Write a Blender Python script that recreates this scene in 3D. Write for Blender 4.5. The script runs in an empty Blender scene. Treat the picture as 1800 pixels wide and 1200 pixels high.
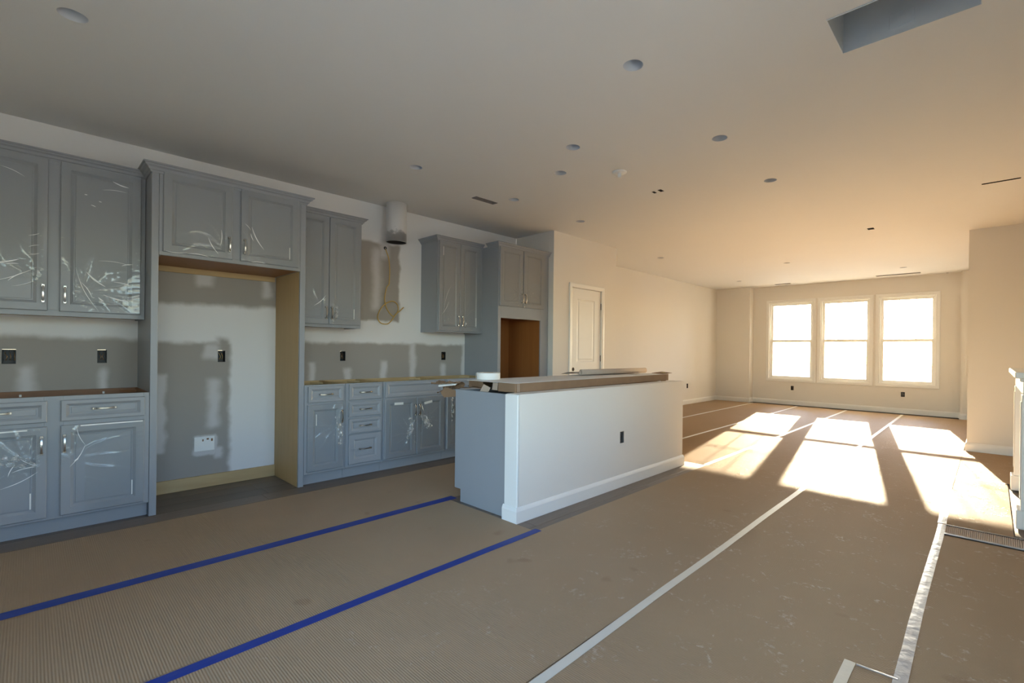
import bpy, bmesh, math, random
from mathutils import Vector, noise, Matrix
random.seed(7)
S = bpy.context.scene
COL = S.collection

# ------------------------------------------------------------------ camera
HC = 2.7676
cam_d = bpy.data.cameras.new('camera'); cam = bpy.data.objects.new('camera', cam_d); COL.objects.link(cam)
F, YAW, PITCH, ROLL, PX, PY = 842.6, 42.6825, -.0708, .6479, 66.49, 16.07
cam_d.sensor_fit = 'HORIZONTAL'; cam_d.sensor_width = 36; cam_d.lens = F*36/1800
cam_d.shift_x = -PX/1800; cam_d.shift_y = PY/1800; cam_d.clip_start = .02; cam_d.clip_end = 400
ya, pi_, ro = (math.radians(a) for a in (YAW, PITCH, ROLL))
fw = Vector((-math.sin(ya)*math.cos(pi_), math.cos(ya)*math.cos(pi_), math.sin(pi_)))
rt = Vector((math.cos(ya), math.sin(ya), 0)); up = rt.cross(fw)
r2 = rt*math.cos(ro)+up*math.sin(ro); u2 = -rt*math.sin(ro)+up*math.cos(ro)
M = Matrix((r2, u2, -fw)).transposed().to_4x4(); M.translation = Vector((4.944, -.5869, 1.2046))
cam.matrix_world = M
S.camera = cam

# ------------------------------------------------------------------ light
S.view_settings.view_transform = 'Standard'; S.view_settings.look = 'None'
S.view_settings.gamma = 1; S.view_settings.use_curve_mapping = False
S.view_settings.exposure = 1.28
SUN_E, SKY_E = 29.0, .95
w = bpy.data.worlds.new('world'); S.world = w; w.use_nodes = True
bg = w.node_tree.nodes['Background']
sky = w.node_tree.nodes.new('ShaderNodeTexSky'); sky.sky_type = 'NISHITA'; sky.sun_disc = False
sky.sun_elevation = math.radians(17.1); sky.sun_rotation = math.radians(-10.2); sky.dust_density = .7
wb = w.node_tree.nodes.new('ShaderNodeMix'); wb.data_type = 'RGBA'; wb.blend_type = 'MULTIPLY'; wb.inputs[0].default_value = 1
wb.inputs[7].default_value = (.84, .91, 1.05, 1)      # camera white balance
w.node_tree.links.new(sky.outputs[0], wb.inputs[6]); w.node_tree.links.new(wb.outputs[2], bg.inputs[0]); bg.inputs[1].default_value = SKY_E
sun_d = bpy.data.lights.new('sun', 'SUN'); sun = bpy.data.objects.new('sun', sun_d); COL.objects.link(sun)
sun_d.energy = SUN_E; sun_d.color = (1, .81, .56); sun_d.angle = math.radians(.6)
sun.rotation_euler = Vector((.18, -1, -.312)).to_track_quat('-Z', 'Y').to_euler()
sun.location = (0, 14, 8)

def portal(loc, d, sx, sy):
    l = bpy.data.lights.new('window_portal', 'AREA'); l.shape = 'RECTANGLE'; l.size = sx; l.size_y = sy
    l.cycles.is_portal = True
    o = bpy.data.objects.new('window_portal', l); COL.objects.link(o); o.location = loc
    o.rotation_euler = Vector(d).to_track_quat('-Z', 'Y').to_euler()

WINX = [(.968, 2.035), (2.0655, 3.1175), (3.154, 4.206)]
WZ = (.532, 2.438)
YB = -2.1          # back wall behind the camera
XR = 5.27          # right wall
for a, b in WINX: portal(((a+b)/2, 11.54, 1.485), (0, -1, 0), .92, 1.76)
portal((3.95, YB-.14, 1.17), (0, 1, 0), 2.1, 2.3)
portal((XR+.14, -.95, 1.42), (-1, 0, 0), 1.5, 1.64)
portal((XR+.14, 1.0, 1.5), (-1, 0, 0), 1.6, 1.6)

# ------------------------------------------------------------------ materials
def mat(name, color, rough=.6, metal=0., var=0., scale=8., bump=0., bscale=60., stretch=None, coat=0., color2=None, spec=.5):
    m = bpy.data.materials.new(name); m.use_nodes = True
    nt = m.node_tree; N = nt.nodes; L = nt.links; b = N['Principled BSDF']
    b.inputs['Roughness'].default_value = rough; b.inputs['Metallic'].default_value = metal
    b.inputs['Coat Weight'].default_value = coat
    b.inputs['Specular IOR Level'].default_value = spec
    tc = N.new('ShaderNodeTexCoord'); mp = N.new('ShaderNodeMapping'); L.new(tc.outputs['Object'], mp.inputs['Vector'])
    if stretch: mp.inputs['Scale'].default_value = stretch
    n = N.new('ShaderNodeTexNoise'); n.inputs['Scale'].default_value = scale; n.inputs['Detail'].default_value = 5
    L.new(mp.outputs[0], n.inputs['Vector'])
    mx = N.new('ShaderNodeMix'); mx.data_type = 'RGBA'
    c2 = color2 or tuple(max(0, c*(1-var)) for c in color)
    mx.inputs[6].default_value = (*color, 1); mx.inputs[7].default_value = (*c2, 1)
    L.new(n.outputs['Fac'], mx.inputs[0]); L.new(mx.outputs[2], b.inputs['Base Color'])
    if bump:
        n2 = N.new('ShaderNodeTexNoise'); n2.inputs['Scale'].default_value = bscale; n2.inputs['Detail'].default_value = 3
        L.new(mp.outputs[0], n2.inputs['Vector'])
        bp = N.new('ShaderNodeBump'); bp.inputs['Strength'].default_value = bump; bp.inputs['Distance'].default_value = .01
        L.new(n2.outputs['Fac'], bp.inputs['Height']); L.new(bp.outputs[0], b.inputs['Normal'])
    return m

MAT = {}
MAT['ceiling'] = mat('ceiling_paint', (.78, .775, .76), .9, var=.03, scale=2, bump=.03, bscale=150)
MAT['wall'] = mat('wall_paint', (.74, .715, .665), .85, var=.03, scale=2, bump=.03, bscale=150)
MAT['trim'] = mat('trim_paint', (.80, .80, .775), .35, var=.03)
MAT['vinyl'] = mat('window_vinyl', (.86, .86, .83), .35, var=.03)
MAT['cab'] = mat('cabinet_grey', (.29, .31, .335), .38, var=.05, scale=5, bump=.02, bscale=40)
MAT['wood'] = mat('raw_birch', (.56, .40, .20), .55, scale=3, stretch=(6, 6, .7), color2=(.46, .31, .14))
MAT['woody'] = mat('raw_pine', (.62, .46, .24), .6, scale=3, stretch=(6, .6, 6), color2=(.40, .26, .11))
MAT['woodin'] = mat('orange_veneer', (.36, .15, .045), .45, scale=3, stretch=(8, 8, .5), color2=(.27, .10, .025))
MAT['wooddk'] = mat('brown_rail', (.30, .15, .07), .6, scale=3, stretch=(6, .6, 6), color2=(.20, .095, .045))
MAT['nickel'] = mat('satin_nickel', (.55, .53, .50), .22, metal=1.)
MAT['kraft'] = mat('kraft_card', (.26, .16, .092), .8, var=.25, scale=9, bump=.05, bscale=30)
MAT['kraftlt'] = mat('kraft_light', (.47, .37, .29), .8, var=.15, scale=9)
MAT['boxwhite'] = mat('white_board', (.74, .73, .71), .6, var=.05)
MAT['white'] = mat('plain_white', (.85, .85, .83), .6, var=.03)
MAT['masking'] = mat('masking_tape', (.70, .68, .60), .55, var=.08, scale=14, bump=.1, bscale=25)
MAT['blue'] = mat('painter_tape', (.012, .045, .30), .5, var=.25, scale=12, bump=.1, bscale=30)
MAT['clear'] = mat('silver_tape', (.36, .40, .46), .3, var=.25, scale=20, bump=.35, bscale=18)
MAT['black'] = mat('black_plastic', (.012, .012, .013), .5)
MAT['steel'] = mat('galvanised', (.42, .44, .46), .35, metal=.9, var=.2, scale=30)
MAT['duct'] = mat('duct_sheet_metal', (.72, .76, .80), .5, metal=.15, var=.25, scale=5)
MAT['regdark'] = mat('register_boot', (.30, .29, .29), .6, metal=.1, var=.3, scale=20)  # dark colour puts the shade of the register interior into the metal
MAT['can'] = mat('can_enamel', (.62, .65, .70), .4, var=.12, scale=25)
MAT['glint'] = mat('film_glint', (.9, .92, .94), .22, var=.1, scale=60)  # white of the strips that stand in for highlights on the film
MAT['dark'] = mat('dark_cavity', (.03, .028, .027), .8)
MAT['wirey'] = mat('yellow_cable', (.62, .40, .10), .45, var=.2, scale=40)
MAT['copper'] = mat('copper_wire', (.6, .35, .15), .35, metal=.8)
MAT['brass'] = mat('aged_bronze', (.17, .13, .10), .4, metal=.8)
MAT['wine'] = mat('white_roll', (.80, .79, .75), .7, var=.06, scale=30)
MAT['ground'] = mat('outside_ground', (.46, .44, .38), .95, var=.2, scale=1.5)
MAT['sub'] = mat('subfloor', (.2, .16, .12), .8, var=.2)

def plank_mat():
    m = mat('oak_plank', (.19, .145, .11), .42, scale=4, stretch=(14, 1.2, 14), color2=(.11, .083, .063), bump=.05, bscale=30)
    nt = m.node_tree; N = nt.nodes; L = nt.links; b = N['Principled BSDF']
    oi = N.new('ShaderNodeObjectInfo'); hs = N.new('ShaderNodeHueSaturation')
    mr = N.new('ShaderNodeMapRange'); mr.inputs[3].default_value = .78; mr.inputs[4].default_value = 1.2
    L.new(oi.outputs['Random'], mr.inputs[0]); L.new(mr.outputs[0], hs.inputs['Value'])
    src = b.inputs['Base Color'].links[0].from_socket
    L.new(src, hs.inputs['Color']); L.new(hs.outputs[0], b.inputs['Base Color'])
    return m
MAT['plank'] = plank_mat()

def paper_mat():
    m = mat('corrugated_paper', (.40, .285, .18), .55, scale=1.3, color2=(.34, .237, .143), spec=.3)
    nt = m.node_tree; N = nt.nodes; L = nt.links; b = N['Principled BSDF']
    tc = N.new('ShaderNodeNewGeometry')
    # boot scuffs: sparse pale crescents and some darker smudges
    n1 = N.new('ShaderNodeTexNoise'); n1.inputs['Scale'].default_value = 7; n1.inputs['Detail'].default_value = 6; n1.inputs['Roughness'].default_value = .65
    n1.inputs['Distortion'].default_value = 1.2
    L.new(tc.outputs['Position'], n1.inputs['Vector'])
    r1 = N.new('ShaderNodeMapRange'); r1.inputs[1].default_value = .56; r1.inputs[2].default_value = .66; L.new(n1.outputs['Fac'], r1.inputs[0])
    n2 = N.new('ShaderNodeTexNoise'); n2.inputs['Scale'].default_value = 45; n2.inputs['Detail'].default_value = 2; L.new(tc.outputs['Position'], n2.inputs['Vector'])
    r2_ = N.new('ShaderNodeMapRange'); r2_.inputs[1].default_value = .5; r2_.inputs[2].default_value = .62; L.new(n2.outputs['Fac'], r2_.inputs[0])
    sx = N.new('ShaderNodeSeparateXYZ'); L.new(tc.outputs['Position'], sx.inputs[0])
    r3 = N.new('ShaderNodeMapRange'); r3.inputs[1].default_value = 2.6; r3.inputs[2].default_value = 4.0; r3.inputs[3].default_value = .03; r3.inputs[4].default_value = .75
    L.new(sx.outputs[0], r3.inputs[0])
    m1 = N.new('ShaderNodeMath'); m1.operation = 'MULTIPLY'; L.new(r1.outputs[0], m1.inputs[0]); L.new(r2_.outputs[0], m1.inputs[1])
    m2 = N.new('ShaderNodeMath'); m2.operation = 'MULTIPLY'; L.new(m1.outputs[0], m2.inputs[0]); L.new(r3.outputs[0], m2.inputs[1])
    mx = N.new('ShaderNodeMix'); mx.data_type = 'RGBA'; mx.inputs[7].default_value = (.60, .50, .40, 1)
    src = b.inputs['Base Color'].links[0].from_socket
    L.new(src, mx.inputs[6]); L.new(m2.outputs[0], mx.inputs[0])
    n3 = N.new('ShaderNodeTexNoise'); n3.inputs['Scale'].default_value = 4.2; n3.inputs['Detail'].default_value = 2
    mp = N.new('ShaderNodeMapping'); mp.inputs['Location'].default_value = (3.3, 1.7, 5); L.new(tc.outputs['Position'], mp.inputs[0]); L.new(mp.outputs[0], n3.inputs['Vector'])
    r4 = N.new('ShaderNodeMapRange'); r4.inputs[1].default_value = .69; r4.inputs[2].default_value = .74; r4.inputs[4].default_value = .5; L.new(n3.outputs['Fac'], r4.inputs[0])
    mx2 = N.new('ShaderNodeMix'); mx2.data_type = 'RGBA'; mx2.inputs[7].default_value = (.27, .17, .10, 1)
    L.new(mx.outputs[2], mx2.inputs[6]); L.new(r4.outputs[0], mx2.inputs[0]); L.new(mx2.outputs[2], b.inputs['Base Color'])
    bp = N.new('ShaderNodeBump'); bp.inputs['Strength'].default_value = .35; bp.inputs['Distance'].default_value = .02
    L.new(m2.outputs[0], bp.inputs['Height']); L.new(bp.outputs[0], b.inputs['Normal'])
    return m
MAT['paper'] = paper_mat()

def thin_glass(name, gloss, rough, tint=(1, 1, 1), ior=1.5, k=1.):
    m = bpy.data.materials.new(name); m.use_nodes = True; nt = m.node_tree; N = nt.nodes; L = nt.links
    N.remove(N['Principled BSDF'])
    t = N.new('ShaderNodeBsdfTransparent'); t.inputs[0].default_value = (*tint, 1)
    g = N.new('ShaderNodeBsdfGlossy'); g.inputs['Roughness'].default_value = rough
    f = N.new('ShaderNodeFresnel'); f.inputs[0].default_value = ior
    a = N.new('ShaderNodeMath'); a.operation = 'MULTIPLY_ADD'; a.use_clamp = True; a.inputs[1].default_value = k; a.inputs[2].default_value = gloss; L.new(f.outputs[0], a.inputs[0])
    x = N.new('ShaderNodeMixShader'); L.new(a.outputs[0], x.inputs[0]); L.new(t.outputs[0], x.inputs[1]); L.new(g.outputs[0], x.inputs[2])
    L.new(x.outputs[0], N['Material Output'].inputs[0])
    return m
MAT['pane'] = thin_glass('window_glass', 0, .01, (.97, .98, .97), 1.45)
MAT['film'] = thin_glass('plastic_film', .025, .07, (.985, .985, .975), 1.5, .4)
def scrap_mat():
    m = bpy.data.materials.new('bunched_film'); m.use_nodes = True; nt = m.node_tree; N = nt.nodes; L = nt.links
    N.remove(N['Principled BSDF'])
    t = N.new('ShaderNodeBsdfTransparent'); t.inputs[0].default_value = (.99, .99, .98, 1)
    g = N.new('ShaderNodeBsdfGlossy'); g.inputs['Roughness'].default_value = .09
    d = N.new('ShaderNodeBsdfTranslucent'); d.inputs[0].default_value = (.9, .9, .9, 1); d2 = N.new('ShaderNodeBsdfDiffuse'); d2.inputs[0].default_value = (.9, .9, .9, 1)  # white mixed into the film colour for its sparkling highlights
    a = N.new('ShaderNodeMixShader'); a.inputs[0].default_value = .9; L.new(d.outputs[0], a.inputs[1]); L.new(d2.outputs[0], a.inputs[2])
    b = N.new('ShaderNodeMixShader'); b.inputs[0].default_value = .25; L.new(a.outputs[0], b.inputs[1]); L.new(g.outputs[0], b.inputs[2])
    tc = N.new('ShaderNodeTexCoord'); nz = N.new('ShaderNodeTexNoise'); nz.inputs['Scale'].default_value = 38; nz.inputs['Detail'].default_value = 4; L.new(tc.outputs['Object'], nz.inputs['Vector'])
    mr = N.new('ShaderNodeMapRange'); mr.inputs[1].default_value = .42; mr.inputs[2].default_value = .68; mr.inputs[3].default_value = .03; mr.inputs[4].default_value = .8; L.new(nz.outputs['Fac'], mr.inputs[0])
    x = N.new('ShaderNodeMixShader'); L.new(mr.outputs[0], x.inputs[0]); L.new(t.outputs[0], x.inputs[1]); L.new(b.outputs[0], x.inputs[2])
    L.new(x.outputs[0], N['Material Output'].inputs[0])
    return m
MAT['scrap'] = scrap_mat()

def drywall_mat(name, soft, axis_u=1):
    """bare grey board with joint-compound; soft = list of (u0,u1,z0,z1,edge,kind)"""
    m = bpy.data.materials.new(name); m.use_nodes = True; nt = m.node_tree; N = nt.nodes; L = nt.links; b = N['Principled BSDF']
    b.inputs['Roughness'].default_value = .85
    g = N.new('ShaderNodeNewGeometry')
    nz = N.new('ShaderNodeTexNoise'); nz.inputs['Scale'].default_value = 7; nz.inputs['Detail'].default_value = 4; L.new(g.outputs['Position'], nz.inputs['Vector'])
    sub = N.new('ShaderNodeVectorMath'); sub.operation = 'SUBTRACT'; sub.inputs[1].default_value = (.5, .5, .5); L.new(nz.outputs['Color'], sub.inputs[0])
    scl = N.new('ShaderNodeVectorMath'); scl.operation = 'SCALE'; scl.inputs['Scale'].default_value = .07; L.new(sub.outputs[0], scl.inputs[0])
    add = N.new('ShaderNodeVectorMath'); add.operation = 'ADD'; L.new(g.outputs['Position'], add.inputs[0]); L.new(scl.outputs[0], add.inputs[1])
    sx = N.new('ShaderNodeSeparateXYZ'); L.new(add.outputs[0], sx.inputs[0])
    U, V = sx.outputs[axis_u], sx.outputs[2]
    def ramp(sock, a, bb):
        r = N.new('ShaderNodeMapRange'); r.interpolation_type = 'SMOOTHSTEP'; r.inputs[1].default_value = a; r.inputs[2].default_value = bb; L.new(sock, r.inputs[0]); return r.outputs[0]
    def mul(a, bb):
        x = N.new('ShaderNodeMath'); x.operation = 'MULTIPLY'; L.new(a, x.inputs[0]); L.new(bb, x.inputs[1]); return x.outputs[0]
    def mx(a, bb):
        if a is None: return bb
        x = N.new('ShaderNodeMath'); x.operation = 'MAXIMUM'; L.new(a, x.inputs[0]); L.new(bb, x.inputs[1]); return x.outputs[0]
    acc = {'bare': None, 'mud': None}
    for (u0, u1, z0, z1, e, k) in soft:
        s = mul(mul(ramp(U, u0-e, u0+e), ramp(U, u1+e, u1-e)), mul(ramp(V, z0-e, z0+e), ramp(V, z1+e, z1-e)))
        acc[k] = mx(acc[k], s)
    c1 = N.new('ShaderNodeMix'); c1.data_type = 'RGBA'; c1.inputs[6].default_value = (.76, .76, .76, 1); c1.inputs[7].default_value = (.36, .335, .305, 1)
    L.new(acc['bare'], c1.inputs[0])
    c2 = N.new('ShaderNodeMix'); c2.data_type = 'RGBA'; c2.inputs[7].default_value = (.63, .62, .62, 1)
    f = N.new('ShaderNodeMath'); f.operation = 'MULTIPLY'; f.inputs[1].default_value = .85; L.new(acc['mud'], f.inputs[0])
    L.new(c1.outputs[2], c2.inputs[6]); L.new(f.outputs[0], c2.inputs[0]); L.new(c2.outputs[2], b.inputs['Base Color'])
    return m
MAT['drywall'] = drywall_mat('kitchen_drywall', [
    (-1.6, .02, .5, 1.255, .03, 'bare'), (.0, .61, .0, 1.235, .025, 'bare'), (-.02, 1.02, 1.56, 1.87, .03, 'bare'),
    (.52, .60, 1.1, 1.27, .03, 'bare'),
    (1.0, 3.2, .5, 1.255, .025, 'bare'), (1.55, 2.245, 1.505, 2.36, .02, 'bare'),
    (-.64, -.56, .8, 1.055, .035, 'mud'), (-.235, -.19, .8, 1.02, .025, 'mud'),
    (.06, .165, .33, .97, .02, 'mud'), (.45, .53, .50, .92, .035, 'mud'), (.42, .53, 1.10, 1.22, .03, 'mud'),
    (.36, .48, 1.72, 1.87, .03, 'mud'), (.86, .93, 1.66, 1.87, .03, 'mud'),
    (.35, .52, .27, .44, .012, 'mud'), (.50, .56, .24, .33, .02, 'mud'),
    (1.27, 1.33, .8, 1.05, .025, 'mud'), (1.63, 1.70, .8, .99, .025, 'mud'), (2.03, 2.10, .8, 1.07, .025, 'mud'),
    (2.39, 2.46, .8, 1.26, .03, 'mud'), (2.81, 2.88, .8, 1.02, .03, 'mud'), (3.12, 3.2, .8, 1.26, .02, 'mud'),
    (1.93, 2.02, 1.62, 2.30, .045, 'mud'), (2.0, 2.12, 2.2, 2.40, .04, 'mud')])

def duct_pipe_mat():
    m = mat('painted_duct', (.50, .52, .54), .3, metal=.85, var=.2, scale=25)
    nt = m.node_tree; N = nt.nodes; L = nt.links; b = N['Principled BSDF']
    g = N.new('ShaderNodeNewGeometry'); sx = N.new('ShaderNodeSeparateXYZ'); L.new(g.outputs['Position'], sx.inputs[0])
    nz = N.new('ShaderNodeTexNoise'); nz.inputs['Scale'].default_value = 22; nz.inputs['Detail'].default_value = 6; L.new(g.outputs['Position'], nz.inputs['Vector'])
    m1 = N.new('ShaderNodeMath'); m1.operation = 'MULTIPLY_ADD'; m1.inputs[1].default_value = .20; L.new(nz.outputs['Fac'], m1.inputs[0]); L.new(sx.outputs[2], m1.inputs[2])
    r = N.new('ShaderNodeMapRange'); r.inputs[1].default_value = 2.535; r.inputs[2].default_value = 2.565; L.new(m1.outputs[0], r.inputs[0])
    d = N.new('ShaderNodeBsdfPrincipled'); d.inputs['Base Color'].default_value = (.72, .72, .72, 1); d.inputs['Roughness'].default_value = .8
    x = N.new('ShaderNodeMixShader'); L.new(r.outputs[0], x.inputs[0]); L.new(b.outputs[0], x.inputs[1]); L.new(d.outputs[0], x.inputs[2])
    L.new(x.outputs[0], N['Material Output'].inputs[0])
    return m
MAT['pipe'] = duct_pipe_mat()

# ------------------------------------------------------------------ mesh helpers
class MB:
    def __init__(s): s.v = []; s.f = []; s.sm = []
    def add(s, vs, fs, smooth=False):
        n = len(s.v); s.v += [tuple(p) for p in vs]
        for f in fs: s.f.append([i+n for i in f]); s.sm.append(smooth)
        return s
    def box(s, x0, x1, y0, y1, z0, z1):
        x0, x1 = min(x0, x1), max(x0, x1); y0, y1 = min(y0, y1), max(y0, y1); z0, z1 = min(z0, z1), max(z0, z1)
        vs = [(x, y, z) for z in (z0, z1) for y in (y0, y1) for x in (x0, x1)]
        return s.add(vs, [(0, 2, 3, 1), (4, 5, 7, 6), (0, 1, 5, 4), (1, 3, 7, 5), (3, 2, 6, 7), (2, 0, 4, 6)])
    def bbox(s, x0, x1, y0, y1, z0, z1, b=.003):
        x0, x1 = min(x0, x1), max(x0, x1); y0, y1 = min(y0, y1), max(y0, y1); z0, z1 = min(z0, z1), max(z0, z1)
        bm = bmesh.new(); bmesh.ops.create_cube(bm, size=1)
        for v in bm.verts:
            v.co = Vector(((x0+x1)/2+v.co.x*(x1-x0), (y0+y1)/2+v.co.y*(y1-y0), (z0+z1)/2+v.co.z*(z1-z0)))
        bmesh.ops.bevel(bm, geom=bm.edges[:], offset=b, segments=1, affect='EDGES')
        bm.verts.index_update(); vs = [v.co[:] for v in bm.verts]; fs = [[v.index for v in f.verts] for f in bm.faces]; bm.free()
        return s.add(vs, fs)
    def prism(s, poly, axis, a, b):
        """poly in the two other axes (cyclic order), extruded along axis"""
        def P(p, t):
            return [(t, p[0], p[1]), (p[1], t, p[0]), (p[0], p[1], t)][axis]
        n = len(poly); vs = [P(p, a) for p in poly]+[P(p, b) for p in poly]
        fs = [list(range(n))[::-1], list(range(n, 2*n))]+[(i, (i+1) % n, n+(i+1) % n, n+i) for i in range(n)]
        return s.add(vs, fs)
    def tube(s, pts, r, n=8, cap=True):
        pts = [Vector(p) for p in pts]; vs = []; fs = []; prev = None
        for i, p in enumerate(pts):
            t = (pts[min(i+1, len(pts)-1)]-pts[max(i-1, 0)]).normalized()
            a = prev if prev else (Vector((0, 0, 1)) if abs(t.z) < .9 else Vector((1, 0, 0)))
            a = (a-t*a.dot(t)).normalized(); prev = a; b = t.cross(a)
            rr = r[i] if isinstance(r, (list, tuple)) else r
            vs += [p+(a*math.cos(2*math.pi*k/n)+b*math.sin(2*math.pi*k/n))*rr for k in range(n)]
        for i in range(len(pts)-1):
            for k in range(n): fs.append((i*n+k, i*n+(k+1) % n, (i+1)*n+(k+1) % n, (i+1)*n+k))
        s.add(vs, fs, True)
        if cap:
            m = len(pts)-1; o = len(s.v)-len(vs)
            s.f.append([o+k for k in range(n)][::-1]); s.sm.append(False)
            s.f.append([o+m*n+k for k in range(n)]); s.sm.append(False)
        return s
    def lathe(s, prof, c, n=32, smooth=True, close=False):
        vs = []; fs = []; m = len(prof)
        for k in range(n):
            a = 2*math.pi*k/n
            vs += [(c[0]+r*math.cos(a), c[1]+r*math.sin(a), c[2]+z) for r, z in prof]
        for k in range(n):
            for i in range(m if close else m-1):
                j = (i+1) % m; fs.append((k*m+i, ((k+1) % n)*m+i, ((k+1) % n)*m+j, k*m+j))
        return s.add(vs, fs, smooth)
    def sweep(s, path, prof, side=1, z=0, closed_prof=True):
        """path: [(x,y)], prof: [(out,z)], mitred, out to the right of travel * side"""
        P = [Vector(p) for p in path]; n = len(P); m = len(prof); vs = []
        for i in range(n):
            d0 = (P[i]-P[i-1]).normalized() if i else (P[1]-P[0]).normalized()
            d1 = (P[i+1]-P[i]).normalized() if i < n-1 else d0
            n0 = Vector((d0.y, -d0.x))*side; n1 = Vector((d1.y, -d1.x))*side
            mt = (n0+n1); mt = mt/max(.2, mt.length**2)*2
            vs += [(P[i].x+mt.x*o, P[i].y+mt.y*o, z+h) for o, h in prof]
        fs = []
        for i in range(n-1):
            for k in range(m):
                j = (k+1) % m; fs.append((i*m+k, i*m+j, (i+1)*m+j, (i+1)*m+k))
        fs.append(list(range(m))); fs.append([(n-1)*m+k for k in range(m)][::-1])
        return s.add(vs, fs)
    def mesh(s, name, fix=True):
        me = bpy.data.meshes.new(name); me.from_pydata(s.v, [], s.f); me.update()
        me.polygons.foreach_set('use_smooth', s.sm)
        if fix:
            bm = bmesh.new(); bm.from_mesh(me); bmesh.ops.recalc_face_normals(bm, faces=bm.faces[:]); bm.to_mesh(me); bm.free()
        return me
    def build(s, name, m, parent=None, loc=(0, 0, 0), fix=True):
        me = s.mesh(name, fix); me.materials.append(MAT[m]); return link(name, me, parent, loc)

def link(name, me, parent=None, loc=(0, 0, 0)):
    o = bpy.data.objects.new(name, me); COL.objects.link(o); o.location = loc
    if parent: o.parent = parent
    return o
def tag(o, label, cat, group=None):
    o['label'] = label; o['category'] = cat
    if group: o['group'] = group
    return o
def thing(name, label, cat, loc=(0, 0, 0), rz=0, group=None):
    o = bpy.data.objects.new(name, None); COL.objects.link(o); o.empty_display_size = .1
    o.location = loc; o.rotation_euler = (0, 0, rz)
    return tag(o, label, cat, group)
def struct(o): o['kind'] = 'structure'; return o
def sroot(name, loc=(0, 0, 0)):
    o = bpy.data.objects.new(name, None); COL.objects.link(o); o.location = loc; return struct(o)

def panel(name, o, U, V, Nn, us, vs, holes, thick, m):
    """flat slab from o spanning us*U, vs*V, front towards Nn; holes (u0,u1,v0,v1) or (u,v,r)"""
    o, U, V, Nn = Vector(o), Vector(U), Vector(V), Vector(Nn); mb = MB()
    rect = [(h[0]-h[2]*1.3, h[0]+h[2]*1.3, h[1]-h[2]*1.3, h[1]+h[2]*1.3) if len(h) == 3 else h for h in holes]
    cu = sorted(set([0, us]+[q for h in rect for q in h[:2]])); cv = sorted(set([0, vs]+[q for h in rect for q in h[2:]]))
    P = lambda u, v, d=0: o+U*u+V*v-Nn*d
    for i in range(len(cu)-1):
        for j in range(len(cv)-1):
            mu, mv = (cu[i]+cu[i+1])/2, (cv[j]+cv[j+1])/2
            if any(h[0] < mu < h[1] and h[2] < mv < h[3] for h in rect): continue
            a = [(cu[i], cv[j]), (cu[i+1], cv[j]), (cu[i+1], cv[j+1]), (cu[i], cv[j+1])]
            mb.add([P(*q) for q in a], [(0, 1, 2, 3)]); mb.add([P(*q, thick) for q in a], [(3, 2, 1, 0)])
    for h, r in zip(holes, rect):
        if len(h) == 3:
            n = 32; vs_ = []
            for k in range(n):
                a = 2*math.pi*(k+.5)/n; c, s_ = math.cos(a), math.sin(a); q = h[2]*1.3/max(abs(c), abs(s_))
                # snap corners
                vs_ += [P(h[0]+h[2]*c, h[1]+h[2]*s_), P(h[0]+q*c, h[1]+q*s_), P(h[0]+h[2]*c, h[1]+h[2]*s_, thick), P(h[0]+q*c, h[1]+q*s_, thick)]
            fs = []
            for k in range(n):
                l = (k+1) % n
                fs += [(4*k, 4*k+1, 4*l+1, 4*l), (4*k+2, 4*l+2, 4*l+3, 4*k+3), (4*k, 4*l, 4*l+2, 4*k+2)]
            for k in range(4):     # corner slivers
                a = math.pi/4+k*math.pi/2; b0 = int(round((a-math.pi/n)/(2*math.pi/n)-.5)); 
                c0 = P(h[0]+math.copysign(h[2]*1.3, math.cos(a)), h[1]+math.copysign(h[2]*1.3, math.sin(a)))
                i0, i1 = None, None
                for t in range(n):
                    t1 = 2*math.pi*(t+.5)/n; t2 = 2*math.pi*(t+1.5)/n
                    if t1 < a < t2: i0, i1 = t, (t+1) % n
                if i0 is not None:
                    vs_ += [c0, c0-Nn*thick]; z = len(vs_)-2
                    fs += [(4*i0+1, z, 4*i1+1), (4*i0+3, 4*i1+3, z+1)]
            mb.add(vs_, fs)
        else:
            q = [(r[0], r[2]), (r[1], r[2]), (r[1], r[3]), (r[0], r[3])]
            for k in range(4):
                a, b = q[k], q[(k+1) % 4]
                if (a[1] == b[1] == 0): continue
                mb.add([P(*a), P(*b), P(*b, thick), P(*a, thick)], [(3, 2, 1, 0)])
    q = [(0, 0), (us, 0), (us, vs), (0, vs)]
    for k in range(4):
        a, b = q[k], q[(k+1) % 4]; mb.add([P(*a), P(*b), P(*b, thick), P(*a, thick)], [(0, 3, 2, 1)])
    return struct(mb.build(name, m, fix=False))

# ------------------------------------------------------------------ room shell
YF, YF2 = 11.1485, 11.371
XL2, XC, XRP = -.17, .66, 4.52
XB, YBK = 4.722, 7.383          # right block corner
XP, YP0, YP1 = .7223, 4.0477, 5.4606
LIGHTS = [(1.72, -.46), (1.275, 1.66), (1.262, 2.824), (1.261, 3.925), (3.485, 1.642), (3.465, 2.824), (3.45, 3.962),
          (2.129, 2.576), (2.556, 2.239), (.854, 6.553), (.836, 9.985), (2.303, 8.339), (3.754, 10.10)]
HATCH = (4.357, 4.90, 1.935, 2.274)   # x0,x1,y0,y1
VENTS = [(.975, 1.055, 2.495, 2.785), (3.215, 3.93, 10.90, 11.0), (1.27, 1.60, 10.95, 11.05)]
SLOTS = [(2.54, 2.58, 3.53, 3.60), (2.47, 2.50, 3.54, 3.60), (3.78, 3.85, 6.49, 6.59), (4.86, 5.12, 5.30, 5.34), (4.285, 4.32, 11.40-.10, 11.40-.06)]
X0, Y0 = -1.0, YB
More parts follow.
